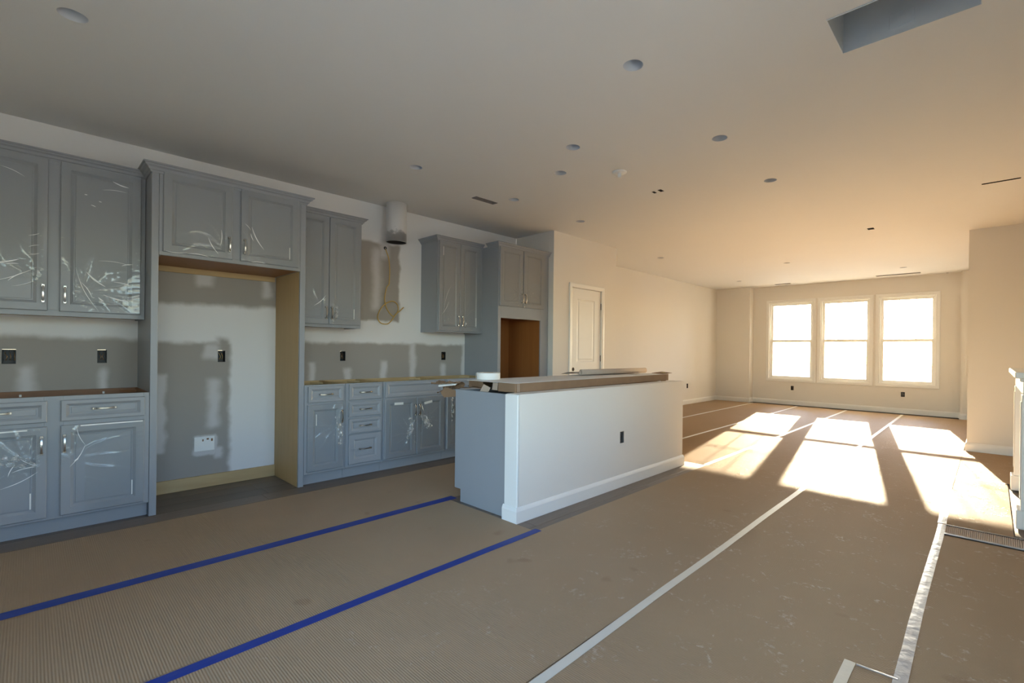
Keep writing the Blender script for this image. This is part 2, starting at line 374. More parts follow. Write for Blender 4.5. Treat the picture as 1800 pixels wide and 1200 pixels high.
cut = [(y-Y0, x-X0, .055) for x, y in LIGHTS]
for a, b, c, d in [HATCH]+VENTS+SLOTS: cut.append((c-Y0, d-Y0, a-X0, b-X0))
panel('ceiling', (X0, Y0, HC), (0, 1, 0), (1, 0, 0), (0, 0, -1), 11.6-Y0, 6.6-X0, cut, .016, 'ceiling')
# attic board above so that openings are closed
struct(MB().box(X0-.2, 6.7, YB-.2, 11.8, HC+.45, HC+.5).build('trim_1', 'dark'))

OUT_K = [(-.718, -.652), (-.244, -.190), (.52, .575), (1.583, 1.638), (2.821, 2.881)]
panel('wall_left', (0, YB, 0), (0, 1, 0), (0, 0, 1), (1, 0, 0), YP0-YB, HC, [(a-YB, b-YB, 1.068, 1.168) for a, b in OUT_K], .10, 'drywall')
panel('wall_pantry', (XP, YP0, 0), (0, 1, 0), (0, 0, 1), (1, 0, 0), YP1-YP0, HC, [(4.422-YP0, 5.092-YP0, 0, 2.068)], .10, 'wall')
struct(MB().box(.001, XP-.101, YP0, YP0+.1, 0, HC).build('wall_return', 'wall'))
struct(MB().box(XL2-.1, XP-.101, YP1-.1, YP1, 0, HC).build('wall_pantry_end', 'wall'))
struct(MB().box(.0, .01, YP0+.101, YP1-.101, 0, HC).build('wall_pantry_back', 'wall'))
panel('wall_living_left', (XL2, YP1, 0), (0, 1, 0), (0, 0, 1), (1, 0, 0), YF-YP1, HC, [(9.577-YP1, 9.64-YP1, .37, .472)], .10, 'wall')
struct(MB().box(XL2-.1, XC, YF, YF2+.25, 0, HC).build('wall_far_bump', 'wall'))
struct(MB().box(XRP, XB, YF, YF2+.25, 0, HC).build('wall_far_pilaster', 'wall'))
OUT_F = [(1.526, 1.586), (3.597, 3.662)]
CW = .062
panel('wall_far', (XC, YF2, 0), (1, 0, 0), (0, 0, 1), (0, -1, 0), XRP-XC, HC,
      [(a+CW-XC, b-CW-XC, WZ[0]+CW, WZ[1]-CW) for a, b in WINX]+[(a-XC, b-XC, .34, .438) for a, b in OUT_F], .15, 'wall')
struct(MB().box(XB, XR+.1, YBK, YF2+.25, 0, HC).build('wall_block', 'wall'))
RW = (-1.7, -.2, .6, 2.24)   # unseen window added in the right wall for fill daylight
panel('wall_right', (XR, YB, 0), (0, 0, 1), (0, 1, 0), (-1, 0, 0), HC, YBK-YB, [(RW[2], RW[3], RW[0]-YB, RW[1]-YB), (.7, 2.3, .2-YB, 1.8-YB)], .12, 'wall')
panel('wall_back', (-.12, YB, 0), (0, 0, 1), (1, 0, 0), (0, 1, 0), HC, XR+.12, [(.02, 2.32, 2.9+.12, 5.0+.12)], .12, 'wall')
struct(MB().box(X0, XR+.1, YB-.12, 11.6, -.06, -.014).build('floor', 'sub'))
FLOOR = bpy.data.objects['floor']
struct(MB().box(-60, 60, -60, 90, -.62, -.5).build('trim_2', 'ground'))

mb = MB(); mb.box(X0-.1, XR+.3, YF2+.255, YF2+.33, -.06, .03).box(X0-.1, XR+.3, YB-.21, YB-.125, -.06, .015).box(XR+.125, XR+.2, YB-.12, YF2+.25, -.06, .015).box(X0-.1, X0-.02, YB-.12, YF2+.25, -.06, .03)
struct(mb.build('leak_blocker_1', 'sub'))  # unseen blockers added to stop daylight leaking in under the walls
mb = MB(); mb.box(XC, XRP, YF2+.152, YF2+.25, -.06, .03); struct(mb.build('leak_blocker_2', 'sub'))  # another unseen light blocker, added behind the far wall foot
# hardwood planks showing around the paper
rowx = [i*.19+.004 for i in range(16)]
pl_mesh = {}
for r, x in enumerate(rowx):
    y = -1.6-random.random()*.8
    while y < 6.3:
        ln = random.choice([.9, 1.2, 1.5]); 
        if x > .7 and x+.19 < 1.6 and y > -1: y += ln; continue
        if x+.19 < .74 and y > 4.02 or (x < .05 and y+ln > 4.03): break
        if ln not in pl_mesh:
            me = MB().bbox(.001, .189, .001, ln-.001, -.013, 0, .0015).mesh('plank'); me.materials.append(MAT['plank']); pl_mesh[ln] = me
        link('plank', pl_mesh[ln], FLOOR, (x, y, 0)); y += ln

# baseboards
BBP = [(0, 0), (.015, 0), (.015, .082), (.011, .094), (.004, .108), (0, .108)]
def baseboard(name, path, side): return struct(MB().sweep(path, BBP, side, .001).build(name, 'trim'))
g = .001
baseboard('baseboard_pantry', [(XP+g, YP0), (XP+g, 4.360)], 1)
baseboard('baseboard_pantry_end', [(XP+g, 5.160), (XP+g, YP1+g), (XL2+g, YP1+g), (XL2+g, YF-g), (XC+g, YF-g), (XC+g, YF2-g), (XRP-g, YF2-g), (XRP-g, YF-g), (XB-g, YF-g), (XB-g, YBK-g), (XR-g, YBK-g), (XR-g, 5.60)], 1)
bpy.data.objects['baseboard_pantry_end'].name = 'baseboard_living'

# windows
def window(idx, a, b):
    root = sroot('window_%d' % idx, ((a+b)/2, YF2, WZ[0])); hw = (b-a)/2; H = WZ[1]-WZ[0]
    def frame(x0, x1, z0, z1, t, y0, y1, nm, m='vinyl', bev=.003):
        mb = MB(); mb.bbox(x0, x0+t, y0, y1, z0, z1, bev).bbox(x1-t, x1, y0, y1, z0, z1, bev)
        mb.bbox(x0+t, x1-t, y0, y1, z0, z0+t, bev).bbox(x0+t, x1-t, y0, y1, z1-t, z1, bev); return mb.build(nm, m, root)
    mb = MB()
    prof = [(0, -.0005), (.0, -.014), (.012, -.018), (.05, -.018), (.066, -.012), (.066, -.0005)]
    loop = [(-hw, 0), (hw, 0), (hw, H), (-hw, H)]
    vs = []; n = len(prof)
    for i, (x, z) in enumerate(loop):
        sx = 1 if x < 0 else -1; sz = 1 if z == 0 else -1
        vs += [(x+sx*o, y, z+sz*o) for o, y in prof]
    fs = [(i*n+k, i*n+(k+1) % n, ((i+1) % 4)*n+(k+1) % n, ((i+1) % 4)*n+k) for i in range(4) for k in range(n)]
    mb.add(vs, fs).build('casing', 'trim', root)
    i0 = CW+.0005
    frame(-hw+i0, hw-i0, i0, H-i0, .022, .03, .145, 'window_frame')
    zr = 1.475-WZ[0]
    s0 = i0+.022
    lo = frame(-hw+s0, hw-s0, s0, zr+.034, .046, .055, .085, 'sash')
    hi = frame(-hw+s0, hw-s0, zr-.034, H-s0, .046, .090, .120, 'sash')
    for (z0, z1, y, par) in ((s0+.03, zr-.012, .07, lo), (zr+.012, H-s0-.03, .105, hi)):
        MB().box(-hw+s0+.03, hw-s0-.03, y, y+.003, z0, z1).build('pane', 'pane', par)
    zg = 1.922-WZ[0]; wg = hw-s0-.034
    MB().bbox(-wg, wg, .1088, .116, zg-.007, zg+.007, .002).build('muntin', 'vinyl', hi)
    for q in (-wg/3, wg/3): MB().bbox(q-.007, q+.007, .1088, .116, zr+.014, H-s0-.034, .002).build('muntin', 'vinyl', hi)
    for q in (-.2, .2): MB().bbox(q-.03, q+.03, .045, .0548, zr-.012, zr+.018, .003).build('sash_lock', 'vinyl', lo)
for i, (a, b) in enumerate(WINX): window(i+1, a, b)
# added out of view for fill daylight: two right-wall windows and a back door
def plain_frame(name, axis, fixed, a0, a1, z0, z1, mull):
    root = sroot(name, (0, 0, 0)); mb = MB(); t = .06
    def bx(p0, p1, q0, q1):
        if axis == 0: mb.bbox(fixed-.03, fixed+.03, p0, p1, q0, q1)
        else: mb.bbox(p0, p1, fixed-.03, fixed+.03, q0, q1)
    a0 += .001; a1 -= .001; z0 += .001; z1 -= .001
    bx(a0, a0+t, z0, z1); bx(a1-t, a1, z0, z1); bx(a0+t, a1-t, z0, z0+t); bx(a0+t, a1-t, z1-t, z1)
    for q in mull: bx(q-.035, q+.035, z0+t, z1-t)
    mb.build('window_frame', 'vinyl', root)
    gm = MB(); e = .002
    if axis == 0: gm.box(fixed-e, fixed+e, a0+t-.005, a1-t+.005, z0+t-.005, z1-t+.005)
    else: gm.box(a0+t-.005, a1-t+.005, fixed-e, fixed+e, z0+t-.005, z1-t+.005)
    gm.build('pane', 'pane', root)
plain_frame('window_4', 0, XR+.06, RW[0], RW[1], RW[2], RW[3], [-.95])
plain_frame('window_5', 0, XR+.06, .2, 1.8, .7, 2.3, [1.0])
plain_frame('added_door', 1, YB-.06, 2.9, 5.0, .02, 2.32, [3.95])

# pantry door
root = sroot('door_1', (XP, 4.757, 0))
hw = .335
mb = MB()
cp = [(0, .0005), (0, .016), (.012, .018), (.05, .014), (.058, .010), (.058, .0005)]
vs = []; n = len(cp)
for (y, z, sy, sz) in ((-.392, .001, 1, 0), (-.392, 2.127, 1, -1), (.392, 2.127, -1, -1), (.392, .001, -1, 0)):
    vs += [(x, y+sy*o, z+sz*o) for o, x in cp]
fs = [(i*n+k, i*n+(k+1) % n, (i+1)*n+(k+1) % n, (i+1)*n+k) for i in range(3) for k in range(n)]+[list(range(n)), [3*n+k for k in range(n)]]
mb.add(vs, fs).build('casing', 'trim', root)
leaf = MB(); a, b = -hw+.003, hw-.003
def recess(mb, x, y0, y1, z0, z1, d=.007, e=.016):
    v = [(x, y0, z0), (x, y1, z0), (x, y1, z1), (x, y0, z1)]
    w_ = [(x-d, y0+e, z0+e), (x-d, y1-e, z0+e), (x-d, y1-e, z1-e), (x-d, y0+e, z1-e)]
    u = [(x-d, y0+2*e, z0+2*e), (x-d, y1-2*e, z0+2*e), (x-d, y1-2*e, z1-2*e), (x-d, y0+2*e, z1-2*e)]
    t = [(x-d+.004, y0+3*e, z0+3*e), (x-d+.004, y1-3*e, z0+3*e), (x-d+.004, y1-3*e, z1-3*e), (x-d+.004, y0+3*e, z1-3*e)]
    fs = []
    for r in range(3):
        for k in range(4): fs.append((4*r+k, 4*r+(k+1) % 4, 4*r+4+(k+1) % 4, 4*r+4+k))
    fs.append((12, 13, 14, 15)); mb.add(v+w_+u+t, fs)
xf = -.012; py0, py1 = -.20, .195
zs = [.008, .22, .86, 1.04, 1.92, 2.064]; ys = [a, py0, py1, b]
for i in range(3):
    for j in range(5):
        if i == 1 and j in (1, 3): continue
        leaf.add([(xf, ys[i], zs[j]), (xf, ys[i+1], zs[j]), (xf, ys[i+1], zs[j+1]), (xf, ys[i], zs[j+1])], [(0, 1, 2, 3)])
leaf.add([(x, y, z) for x in (xf, xf-.035) for y, z in ((a, zs[0]), (b, zs[0]), (b, zs[5]), (a, zs[5]))],
         [(0, 4, 5, 1), (1, 5, 6, 2), (2, 6, 7, 3), (3, 7, 4, 0), (7, 6, 5, 4)])
leaf = leaf.build('door_leaf', 'trim', root, fix=False)
for z0, z1 in ((.22, .86), (1.04, 1.92)):
    mb = MB(); recess(mb, xf, py0, py1, z0, z1); mb.build('door_panel', 'trim', leaf, fix=False)
for z in (.28, 1.09, 1.845):
    MB().bbox(-.006, .004, b-.006, b+.006, z-.045, z+.045, .002).build('hinge', 'brass', root)
mb = MB(); mb.tube([(xf-.002, -.277, .943), (xf+.0015, -.277, .943)], .027, 20)
mb.build('knob_bore', 'brass', leaf)
MB().tube([(xf+.0016, -.277, .943), (xf+.002, -.277, .943)], .021, 20).build('bore_hole', 'dark', leaf)

# half wall of the island
PX0, PX1, PY0, PY1, PZ = 2.4005, 2.5315, 1.7257, 4.126, .8914
pw = panel('wall_island', (PX1, PY0, 0), (0, 1, 0), (0, 0, 1), (1, 0, 0), PY1-PY0, PZ, [(2.958-PY0, 3.018-PY0, .385, .49)], PX1-PX0, 'wall')
struct(MB().bbox(PX0, PX1, PY0-.019, PY0-.0005, .001, PZ-.002, .004).build('trim_3', 'trim'))
baseboard('baseboard_island', [(PX0-.004, PY0-.02), (PX1+g, PY0-.02), (PX1+g, PY1+g), (PX0, PY1+g)], 1)

# ------------------------------------------------------------------ cabinets
def nested(rects):
    """rects: (x, y0,y1,z0,z1) loops joined in sequence; returns verts, quads"""
    vs = []; fs = []
    for x, y0, y1, z0, z1 in rects: vs += [(x, y0, z0), (x, y1, z0), (x, y1, z1), (x, y0, z1)]
    for r in range(len(rects)-1):
        for k in range(4): fs.append((4*r+k, 4*r+(k+1) % 4, 4*r+4+(k+1) % 4, 4*r+4+k))
    return vs, fs
TH = .02
def front(kind, par, y0, y1, z0, z1, x, st):
    """door / drawer front as frame + panel, local origin at lower back corner"""
    w_, h = y1-y0, z1-z0; I = lambda xx, i: (xx, i, w_-i, i, h-i)
    vs, fs = nested([I(0, 0), I(TH-.004, 0), I(TH, .004), I(TH, st-.006), I(TH-.004, st), I(TH-.010, st+.010)])
    fs.append((3, 2, 1, 0))
    d = MB().add(vs, fs).build(kind, 'cab', par, (x, y0, z0), fix=False)
    vs, fs = nested([I(TH-.010, st+.010), I(TH-.010, st+.016), I(TH-.0075, st+.019)]); n = len(vs)
    fs.append((n-4, n-3, n-2, n-1))
    MB().add(vs, fs).build(kind+'_panel', 'cab', d, fix=False)
    return d
_h = {}
def handle(par, w_, y, z, vertical, L=.118):
    if vertical not in _h:
        mb = MB(); k = 12; vs = []; fs = []
        for i in range(k+1):
            t = -1+2*i/k; p = t*(L/2-.007); o = .020+.011*(1-t*t)
            for dx, dw in ((0, -.0055), (0, .0055), (.006, .0042), (.006, -.0042)):
                vs.append((o+dx, dw, p) if vertical else (o+dx, p, dw))
        for i in range(k):
            for j in range(4): fs.append((4*i+j, 4*i+(j+1) % 4, 4*i+4+(j+1) % 4, 4*i+4+j))
        fs += [(0, 1, 2, 3), tuple(4*k+j for j in (3, 2, 1, 0))]
        mb.add(vs, fs, False)
        for s in (-1, 1):
            c = s*(L/2-.008)
            if vertical: mb.bbox(.0003, .025, -.0075, .0075, c-.008, c+.008, .0015)
            else: mb.bbox(.0003, .025, c-.008, c+.008, -.0075, .0075, .0015)
        me = mb.mesh('handle'); me.materials.append(MAT['nickel']); _h[vertical] = me
    return link('handle', _h[vertical], par, (TH, y, z))
def sticker(par, y, z, w_=.006, h=.098, rot=0):
    mb = MB().box(.0004, .0012, -w_/2, w_/2, -h/2, h/2); o = mb.build('sticker', 'white', par, (TH, y, z)); o.rotation_euler.x = rot; return o
def film(par, w_, h, hx, hz, seed, keep=None, amp=1., n=52, y0=.0, y1=None, z0=.0, z1=None):
    """wrinkled clear film in front of a door; (hx,hz) is where the pull gathers it"""
    y1 = w_ if y1 is None else y1; z1 = h if z1 is None else z1
    nu, nv = n, max(10, int(n*(z1-z0)/(y1-y0))); nv = min(nv, 130)
    vs = []; fs = []; ok = []
    R = random.Random(seed); ph = R.random()*6; nr = R.randint(9, 14)
    for j in range(nv+1):
        for i in range(nu+1):
            y = y0+(y1-y0)*i/nu; z = z0+(z1-z0)*j/nv
            dy, dz = y-hx, z-hz; r = math.hypot(dy, dz); a = math.atan2(dz, dy)
            nz = noise.noise(Vector((y*5+seed, z*5, 1)))
            ridge = (1-abs(math.sin(a*nr/2+ph+nz*2.6)))**5*math.exp(-((r-.07)/.13)**2)*.016
            cr = abs(noise.noise(Vector((y*30+seed, z*30, 7))))*.020*math.exp(-r/.06)
            ten = (1-abs(math.sin(z*85+nz*4)))**6*.0026*(math.exp(-(y-y0)/.05)+math.exp(-(y1-y)/.05))
            lo = (noise.noise(Vector((y*3, z*2.2, seed)))+.5)*.0022
            fold = math.exp(-((dz*.8+dy*.6+.05*nz+.04)/.006)**2)*.006*math.exp(-r/.2)
            vs.append((TH+.0016+max(0, ridge+cr+ten*.8+lo+fold)*amp, y, z)); ok.append(keep is None or keep(y, z))
    for j in range(nv):
        for i in range(nu):
            q = (j*(nu+1)+i, j*(nu+1)+i+1, (j+1)*(nu+1)+i+1, (j+1)*(nu+1)+i)
            if all(ok[k] for k in q): fs.append(q)
    mb = MB().add(vs, fs, True)
    return mb.build('protective_film', 'film', par, fix=False)
def crumple(par, y, z, w_, h, seed, tilt=0., amp=1.):
    """bunched-up scrap of torn film"""
    vs = []; fs = []; n = 16; R = random.Random(seed)
    for j in range(n+1):
        for i in range(n+1):
            u, v = i/n-.5, j/n-.5
            k = (1-abs(noise.noise(Vector((u*7+seed, v*4, 2))))*2.2)
            x = TH+.004+.020*amp*max(0, k)*(1-(2*v)**2)+.008*abs(noise.noise(Vector((u*13, v*13+seed, 4))))
            ww = w_*(.45+.9*abs(noise.noise(Vector((v*3.1, seed, 1)))) + .25*(1-abs(2*v)))
            yy, zz = u*ww+.014*noise.noise(Vector((v*4, seed, 6))), v*h
            c, s_ = math.cos(tilt), math.sin(tilt)
            vs.append((x, y+yy*c-zz*s_, z+yy*s_+zz*c))
    for j in range(n):
        for i in range(n):
            fs.append((j*(n+1)+i, j*(n+1)+i+1, (j+1)*(n+1)+i+1, (j+1)*(n+1)+i))
    return MB().add(vs, fs, False).build('torn_film', 'scrap', par, fix=False)

def glints(par, segs):
    """white strips laid on the door as painted highlights of the film"""
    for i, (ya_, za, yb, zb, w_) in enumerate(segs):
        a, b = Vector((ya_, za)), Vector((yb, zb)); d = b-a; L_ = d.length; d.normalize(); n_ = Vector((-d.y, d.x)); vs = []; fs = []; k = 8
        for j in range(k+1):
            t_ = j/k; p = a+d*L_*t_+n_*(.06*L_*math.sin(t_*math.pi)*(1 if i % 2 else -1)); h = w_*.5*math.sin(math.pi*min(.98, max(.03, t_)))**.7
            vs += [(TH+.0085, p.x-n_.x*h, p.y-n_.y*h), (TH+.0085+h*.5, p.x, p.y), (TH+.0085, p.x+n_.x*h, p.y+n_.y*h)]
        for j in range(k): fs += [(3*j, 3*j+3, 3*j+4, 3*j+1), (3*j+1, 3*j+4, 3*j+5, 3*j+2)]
        MB().add(vs, fs, True).build('glint_strip', 'glint', par, fix=False)

CROWN = [(0, -.004), (.006, -.004), (.010, .006), (.016, .010), (.022, .024), (.034, .032), (.038, .040), (.046, .044), (.046, .052), (0, .052)]
def crown(par, path, z, side, k=1.): return MB().sweep(path, [(o*k, h*k) for o, h in CROWN], side, z).build('crown_moulding', 'cab', par)

def wall_cab(name, label, y0, y1, z0, z1, depth, doors, group=None, film_amp=1., carc=True):
    t = thing(name, label, 'cabinet', (.0015, y0, z0), 0, group); W, H = y1-y0, z1-z0; D = depth
    mb = MB(); mb.box(0, D-.0195, .0005, .016, 0, H).box(0, D-.0195, W-.016, W-.0005, 0, H).box(0, .008, .016, W-.016, .022, H).box(0, D-.0195, .016, W-.016, H-.016, H)
    mb.build('carcass', 'cab', t)
    MB().box(.001, D-.0195, .0165, W-.0165, .010, .022).build('bottom_panel', 'wood', t)
    mb = MB(); b = D-.019
    mb.bbox(b, D, .0005, .040, 0, H, .001).bbox(b, D, W-.040, W-.0005, 0, H, .001).bbox(b, D, .040, W-.040, 0, .040, .001).bbox(b, D, .040, W-.040, H-.04, H, .001)
    if len(doors) == 2:
        m_ = (doors[0][1]+doors[1][0])/2-y0; mb.bbox(b, D, m_-.038, m_+.038, .04, H-.04, .001)
    mb.build('face_frame', 'cab', t)
    out = []
    for (a, c, e, f) in doors: out.append(front('door', t, a-y0, c-y0, e-z0, f-z0, D+.0005, .055))
    return t, out

ZUB, ZUT = 1.3952, 2.443
# left wall cabinet
D1 = .3375
t, (dA, dB) = wall_cab('wall_cabinet', 'tall grey two-door wall cabinet wrapped in wrinkled clear film beside the fridge surround', -.950, -.0145, ZUB, ZUT, D1, [(-.925, -.511, 1.427, 2.430), (-.455, -.041, 1.427, 2.430)])
handle(dA, 0, .414-.021, .112, True); handle(dB, 0, .024, .112, True)
film(dA, .414, 1.003, .37, .16, 3, lambda y, z: z > .17-.0*y+.10*math.sin(y*9) and y < .40, 1.25, y0=.005, y1=.402, z0=.06, z1=.985)
film(dB, .414, 1.003, .12, .13, 11, lambda y, z: not (y < .06 and z < .27) and z+y*.8 > .12, 1.25, y0=.006, y1=.41, z0=.01, z1=.985)

glints(dA, [(0.138, 0.28, 0.286, 0.32, 0.01), (0.222, 0.279, 0.286, 0.291, 0.006), (0.116, 0.151, 0.365, 0.28, 0.004), (0.239, 0.177, 0.311, 0.24, 0.006), (0.255, 0.145, 0.353, 0.19, 0.004), (0.203, 0.897, 0.307, 0.854, 0.003), (0.326, 0.48, 0.375, 0.502, 0.003), (0.327, 0.407, 0.375, 0.425, 0.003), (0.327, 0.358, 0.376, 0.372, 0.003)])
glints(dB, [(0.257, 0.932, 0.343, 0.908, 0.008), (0.203, 0.859, 0.333, 0.87, 0.003), (0.127, 0.278, 0.223, 0.186, 0.011), (0.267, 0.223, 0.366, 0.203, 0.007), (0.214, 0.128, 0.37, 0.091, 0.009), (0.099, 0.208, 0.158, 0.1, 0.004), (0.188, 0.108, 0.216, 0.084, 0.008), (0.188, 0.363, 0.358, 0.35, 0.003), (0.113, 0.808, 0.129, 0.807, 0.006), (0.145, 0.742, 0.171, 0.733, 0.005), (0.185, 0.777, 0.201, 0.773, 0.005), (0.307, 0.343, 0.368, 0.361, 0.006), (0.075, 0.302, 0.19, 0.013, 0.003)])
crown(t, [(D1, 0), (D1, .9355)], ZUT-ZUB-.014, 1)
crown_objs = []
# fridge surround
panels = []
for i, (a, b, lb) in enumerate([(-.0127, .0286, 'tall grey end panel standing left of the empty fridge alcove'), (.9761, 1.0193, 'tall grey end panel with raw birch inner face right of the fridge alcove')]):
    t = thing('fridge_end_panel', lb, 'panel', (.0015, a, 0))
    q = b-a
    MB().box(0, .565, .0, q, .001, 2.455).build('panel_board', 'cab', t)
    MB().bbox(.5655, .584, 0, q, .001, 2.455, .002).build('front_stile', 'cab', t)
    if i: MB().box(0.0, .5645, -.0022, -.0004, .002, 1.852).build('birch_face', 'wood', t)
t = thing('fridge_top_cabinet', 'grey two-door cabinet bridging the empty fridge alcove, crown moulding on top', 'cabinet', (.0015, .0296, 1.8525))
W = .9755-.0296; H = 2.455-1.8525
mb = MB(); mb.box(0, .565, 0, .016, 0, H).box(0, .565, W-.016, W, 0, H).box(0, .008, .016, W-.016, .024, H).box(0, .565, .016, W-.016, H-.016, H); mb.build('carcass', 'cab', t)
MB().box(.001, .565, .0165, W-.0165, .0, .0235).build('bottom_panel', 'woodin', t)
MB().box(.001, .02, .017, W-.017, -.045, -.0005).build('cleat', 'woody', t)
mb = MB(); mb.bbox(.5655, .584, 0, W, 0, .03, .001).bbox(.5655, .584, 0, W, H-.03, H, .001).bbox(.5655, .584, 0, .03, .03, H-.03, .001).bbox(.5655, .584, W-.03, W, .03, H-.03, .001).bbox(.5655, .584, W/2-.04, W/2+.04, .03, H-.03, .001)
mb.build('face_frame', 'cab', t)
dA = front('door', t, .05-.0296, .475-.0296, .025, .592, .5845, .055); dB = front('door', t, .530-.0296, .956-.0296, .025, .592, .5845, .055)
handle(dA, 0, .400, .112, True); handle(dB, 0, .022, .112, True); sticker(dB, .355, .11)
film(dA, .425, .567, .38, .06, 21, lambda y, z: not(y > .40 and z < .03), .9, y0=.004, y1=.421, z0=.002, z1=.56)
film(dB, .426, .567, .06, .10, 25, None, .9, y0=.004, y1=.42, z0=.004, z1=.56)
glints(dA, [(0.264, 0.142, 0.329, 0.03, 0.006), (0.347, 0.215, 0.339, 0.09, 0.005), (0.014, 0.003, 0.138, 0.008, 0.005), (0.138, 0.003, 0.273, -0.004, 0.004)]); glints(dB, [(0.071, 0.277, 0.158, 0.111, 0.008), (0.023, 0.295, 0.064, 0.25, 0.004), (0.064, 0.226, 0.084, 0.169, 0.006), (0.07, -0.001, 0.173, 0.0, 0.005)])
crown(t, [(.30, -.0433), (.5845, -.0433), (.5845, 1.0193-.0296+.001), (.38, 1.0193-.0296+.001)], H-.022, 1, 1.12)

# right wall cabinets
t, (dA, dB) = wall_cab('wall_cabinet', 'grey two-door wall cabinet between the fridge surround and the vent pipe', 1.0208, 1.6347, ZUB, ZUT, D1, [(1.027, 1.3145, 1.423, 2.430), (1.319, 1.616, 1.423, 2.430)])
handle(dA, 0, .258, .108, True); handle(dB, 0, .018, .108, True); sticker(dB, .237, .108)
film(dA, .2875, 1.007, .24, .14, 31, lambda y, z: z > .10+.55*(y-.10), .8, y0=.004, y1=.27, z0=.02, z1=.98, n=40)
film(dB, .297, 1.007, .05, .12, 35, None, .8, y0=.004, y1=.29, z0=.01, z1=.99, n=40)
crumple(dB, .055, .11, .05, .14, 26, -.2); glints(dA, [(0.151, 0.166, 0.255, 0.267, 0.006)])
crown(t, [(D1, 0), (D1, .6139), (.001, .6139)], ZUT-ZUB-.014, 1)
t, (dA, dB) = wall_cab('wall_cabinet', 'grey two-door wall cabinet beside the tall oven cabinet, exposed left side', 2.525, 3.1685, ZUB, ZUT, D1, [(2.537, 2.826, 1.413, 2.430), (2.831, 3.120, 1.413, 2.430)])
handle(dA, 0, .262, .118, True); handle(dB, 0, .022, .118, True); sticker(dA, .052, .905); sticker(dB, .232, .118)
film(dA, .289, 1.017, .14, .22, 41, None, 1., y0=.004, y1=.284, z0=.01, z1=.99, n=40)
film(dB, .289, 1.017, .06, .12, 45, None, 1., y0=.004, y1=.284, z0=.01, z1=.99, n=40)
crumple(dB, .06, .10, .05, .12, 36, .2); glints(dA, [(0.029, 0.18, 0.124, 0.333, 0.004), (0.066, 0.263, 0.151, 0.515, 0.003)])
crown(t, [(.001, 0), (D1, 0), (D1, .6435)], ZUT-ZUB-.014, 1)

# tall oven cabinet
Ya, Yb, XT = 3.170, 4.0377, .637
t = thing('oven_cabinet', 'tall grey oven cabinet with empty orange-brown appliance opening and two film-covered doors', 'cabinet', (.0015, Ya, 0))
W = Yb-Ya; H = 2.443
mb = MB(); mb.box(0, XT-.0195, 0, .018, .001, H).box(0, XT-.0195, W-.018, W, .001, H).box(0, XT-.0195, .018, W-.018, H-.016, H).box(0, XT-.09, .018, W-.018, .10, .118)
mb.build('carcass', 'cab', t)
mb = MB(); i0, i1, z0, z1 = .045, .726, .70, 1.583
mb.box(.02, .032, i0-.018, i1+.018, z0, z1+.03).box(.032, XT-.020, i0-.018, i0-.001, z0, z1+.03).box(.032, XT-.020, i1+.001, i1+.018, z0, z1+.03).box(.032, XT-.02, i0-.018, i1+.018, z0-.018, z0).box(.032, XT-.02, i0-.018, i1+.018, z1+.03, z1+.045)
mb.build('oven_niche', 'woodin', t)
b0 = XT-.019; mb = MB()
mb.bbox(b0, XT, 0, i0, .001, H, .001).bbox(b0, XT, i1, W, .001, H, .001).bbox(b0, XT, i0, i1, z1, H, .001).bbox(b0, XT, i0, i1, .10, z0, .001)
mb.build('face_frame', 'cab', t)
dA = front('door', t, 3.183-Ya, 3.560-Ya, 1.727, 2.428, XT+.0005, .055); dB = front('door', t, 3.573-Ya, 3.935-Ya, 1.727, 2.428, XT+.0005, .055)
handle(dA, 0, .357, .11, True); handle(dB, 0, .018, .11, True)
film(dA, .377, .701, .30, .16, 51, None, 1.3, y0=.003, y1=.373, z0=.004, z1=.695); film(dB, .362, .701, .06, .16, 55, None, 1.3, y0=.003, y1=.358, z0=.004, z1=.695)
dC = front('door', t, 3.183-Ya, 3.560-Ya, .12, .68, XT+.0005, .055); dD = front('door', t, 3.573-Ya, 3.935-Ya, .12, .68, XT+.0005, .055)
crown(t, [(.45, 0), (XT, 0), (XT, W-.002), (.3, W-.002)], H-.014, 1, 1.)

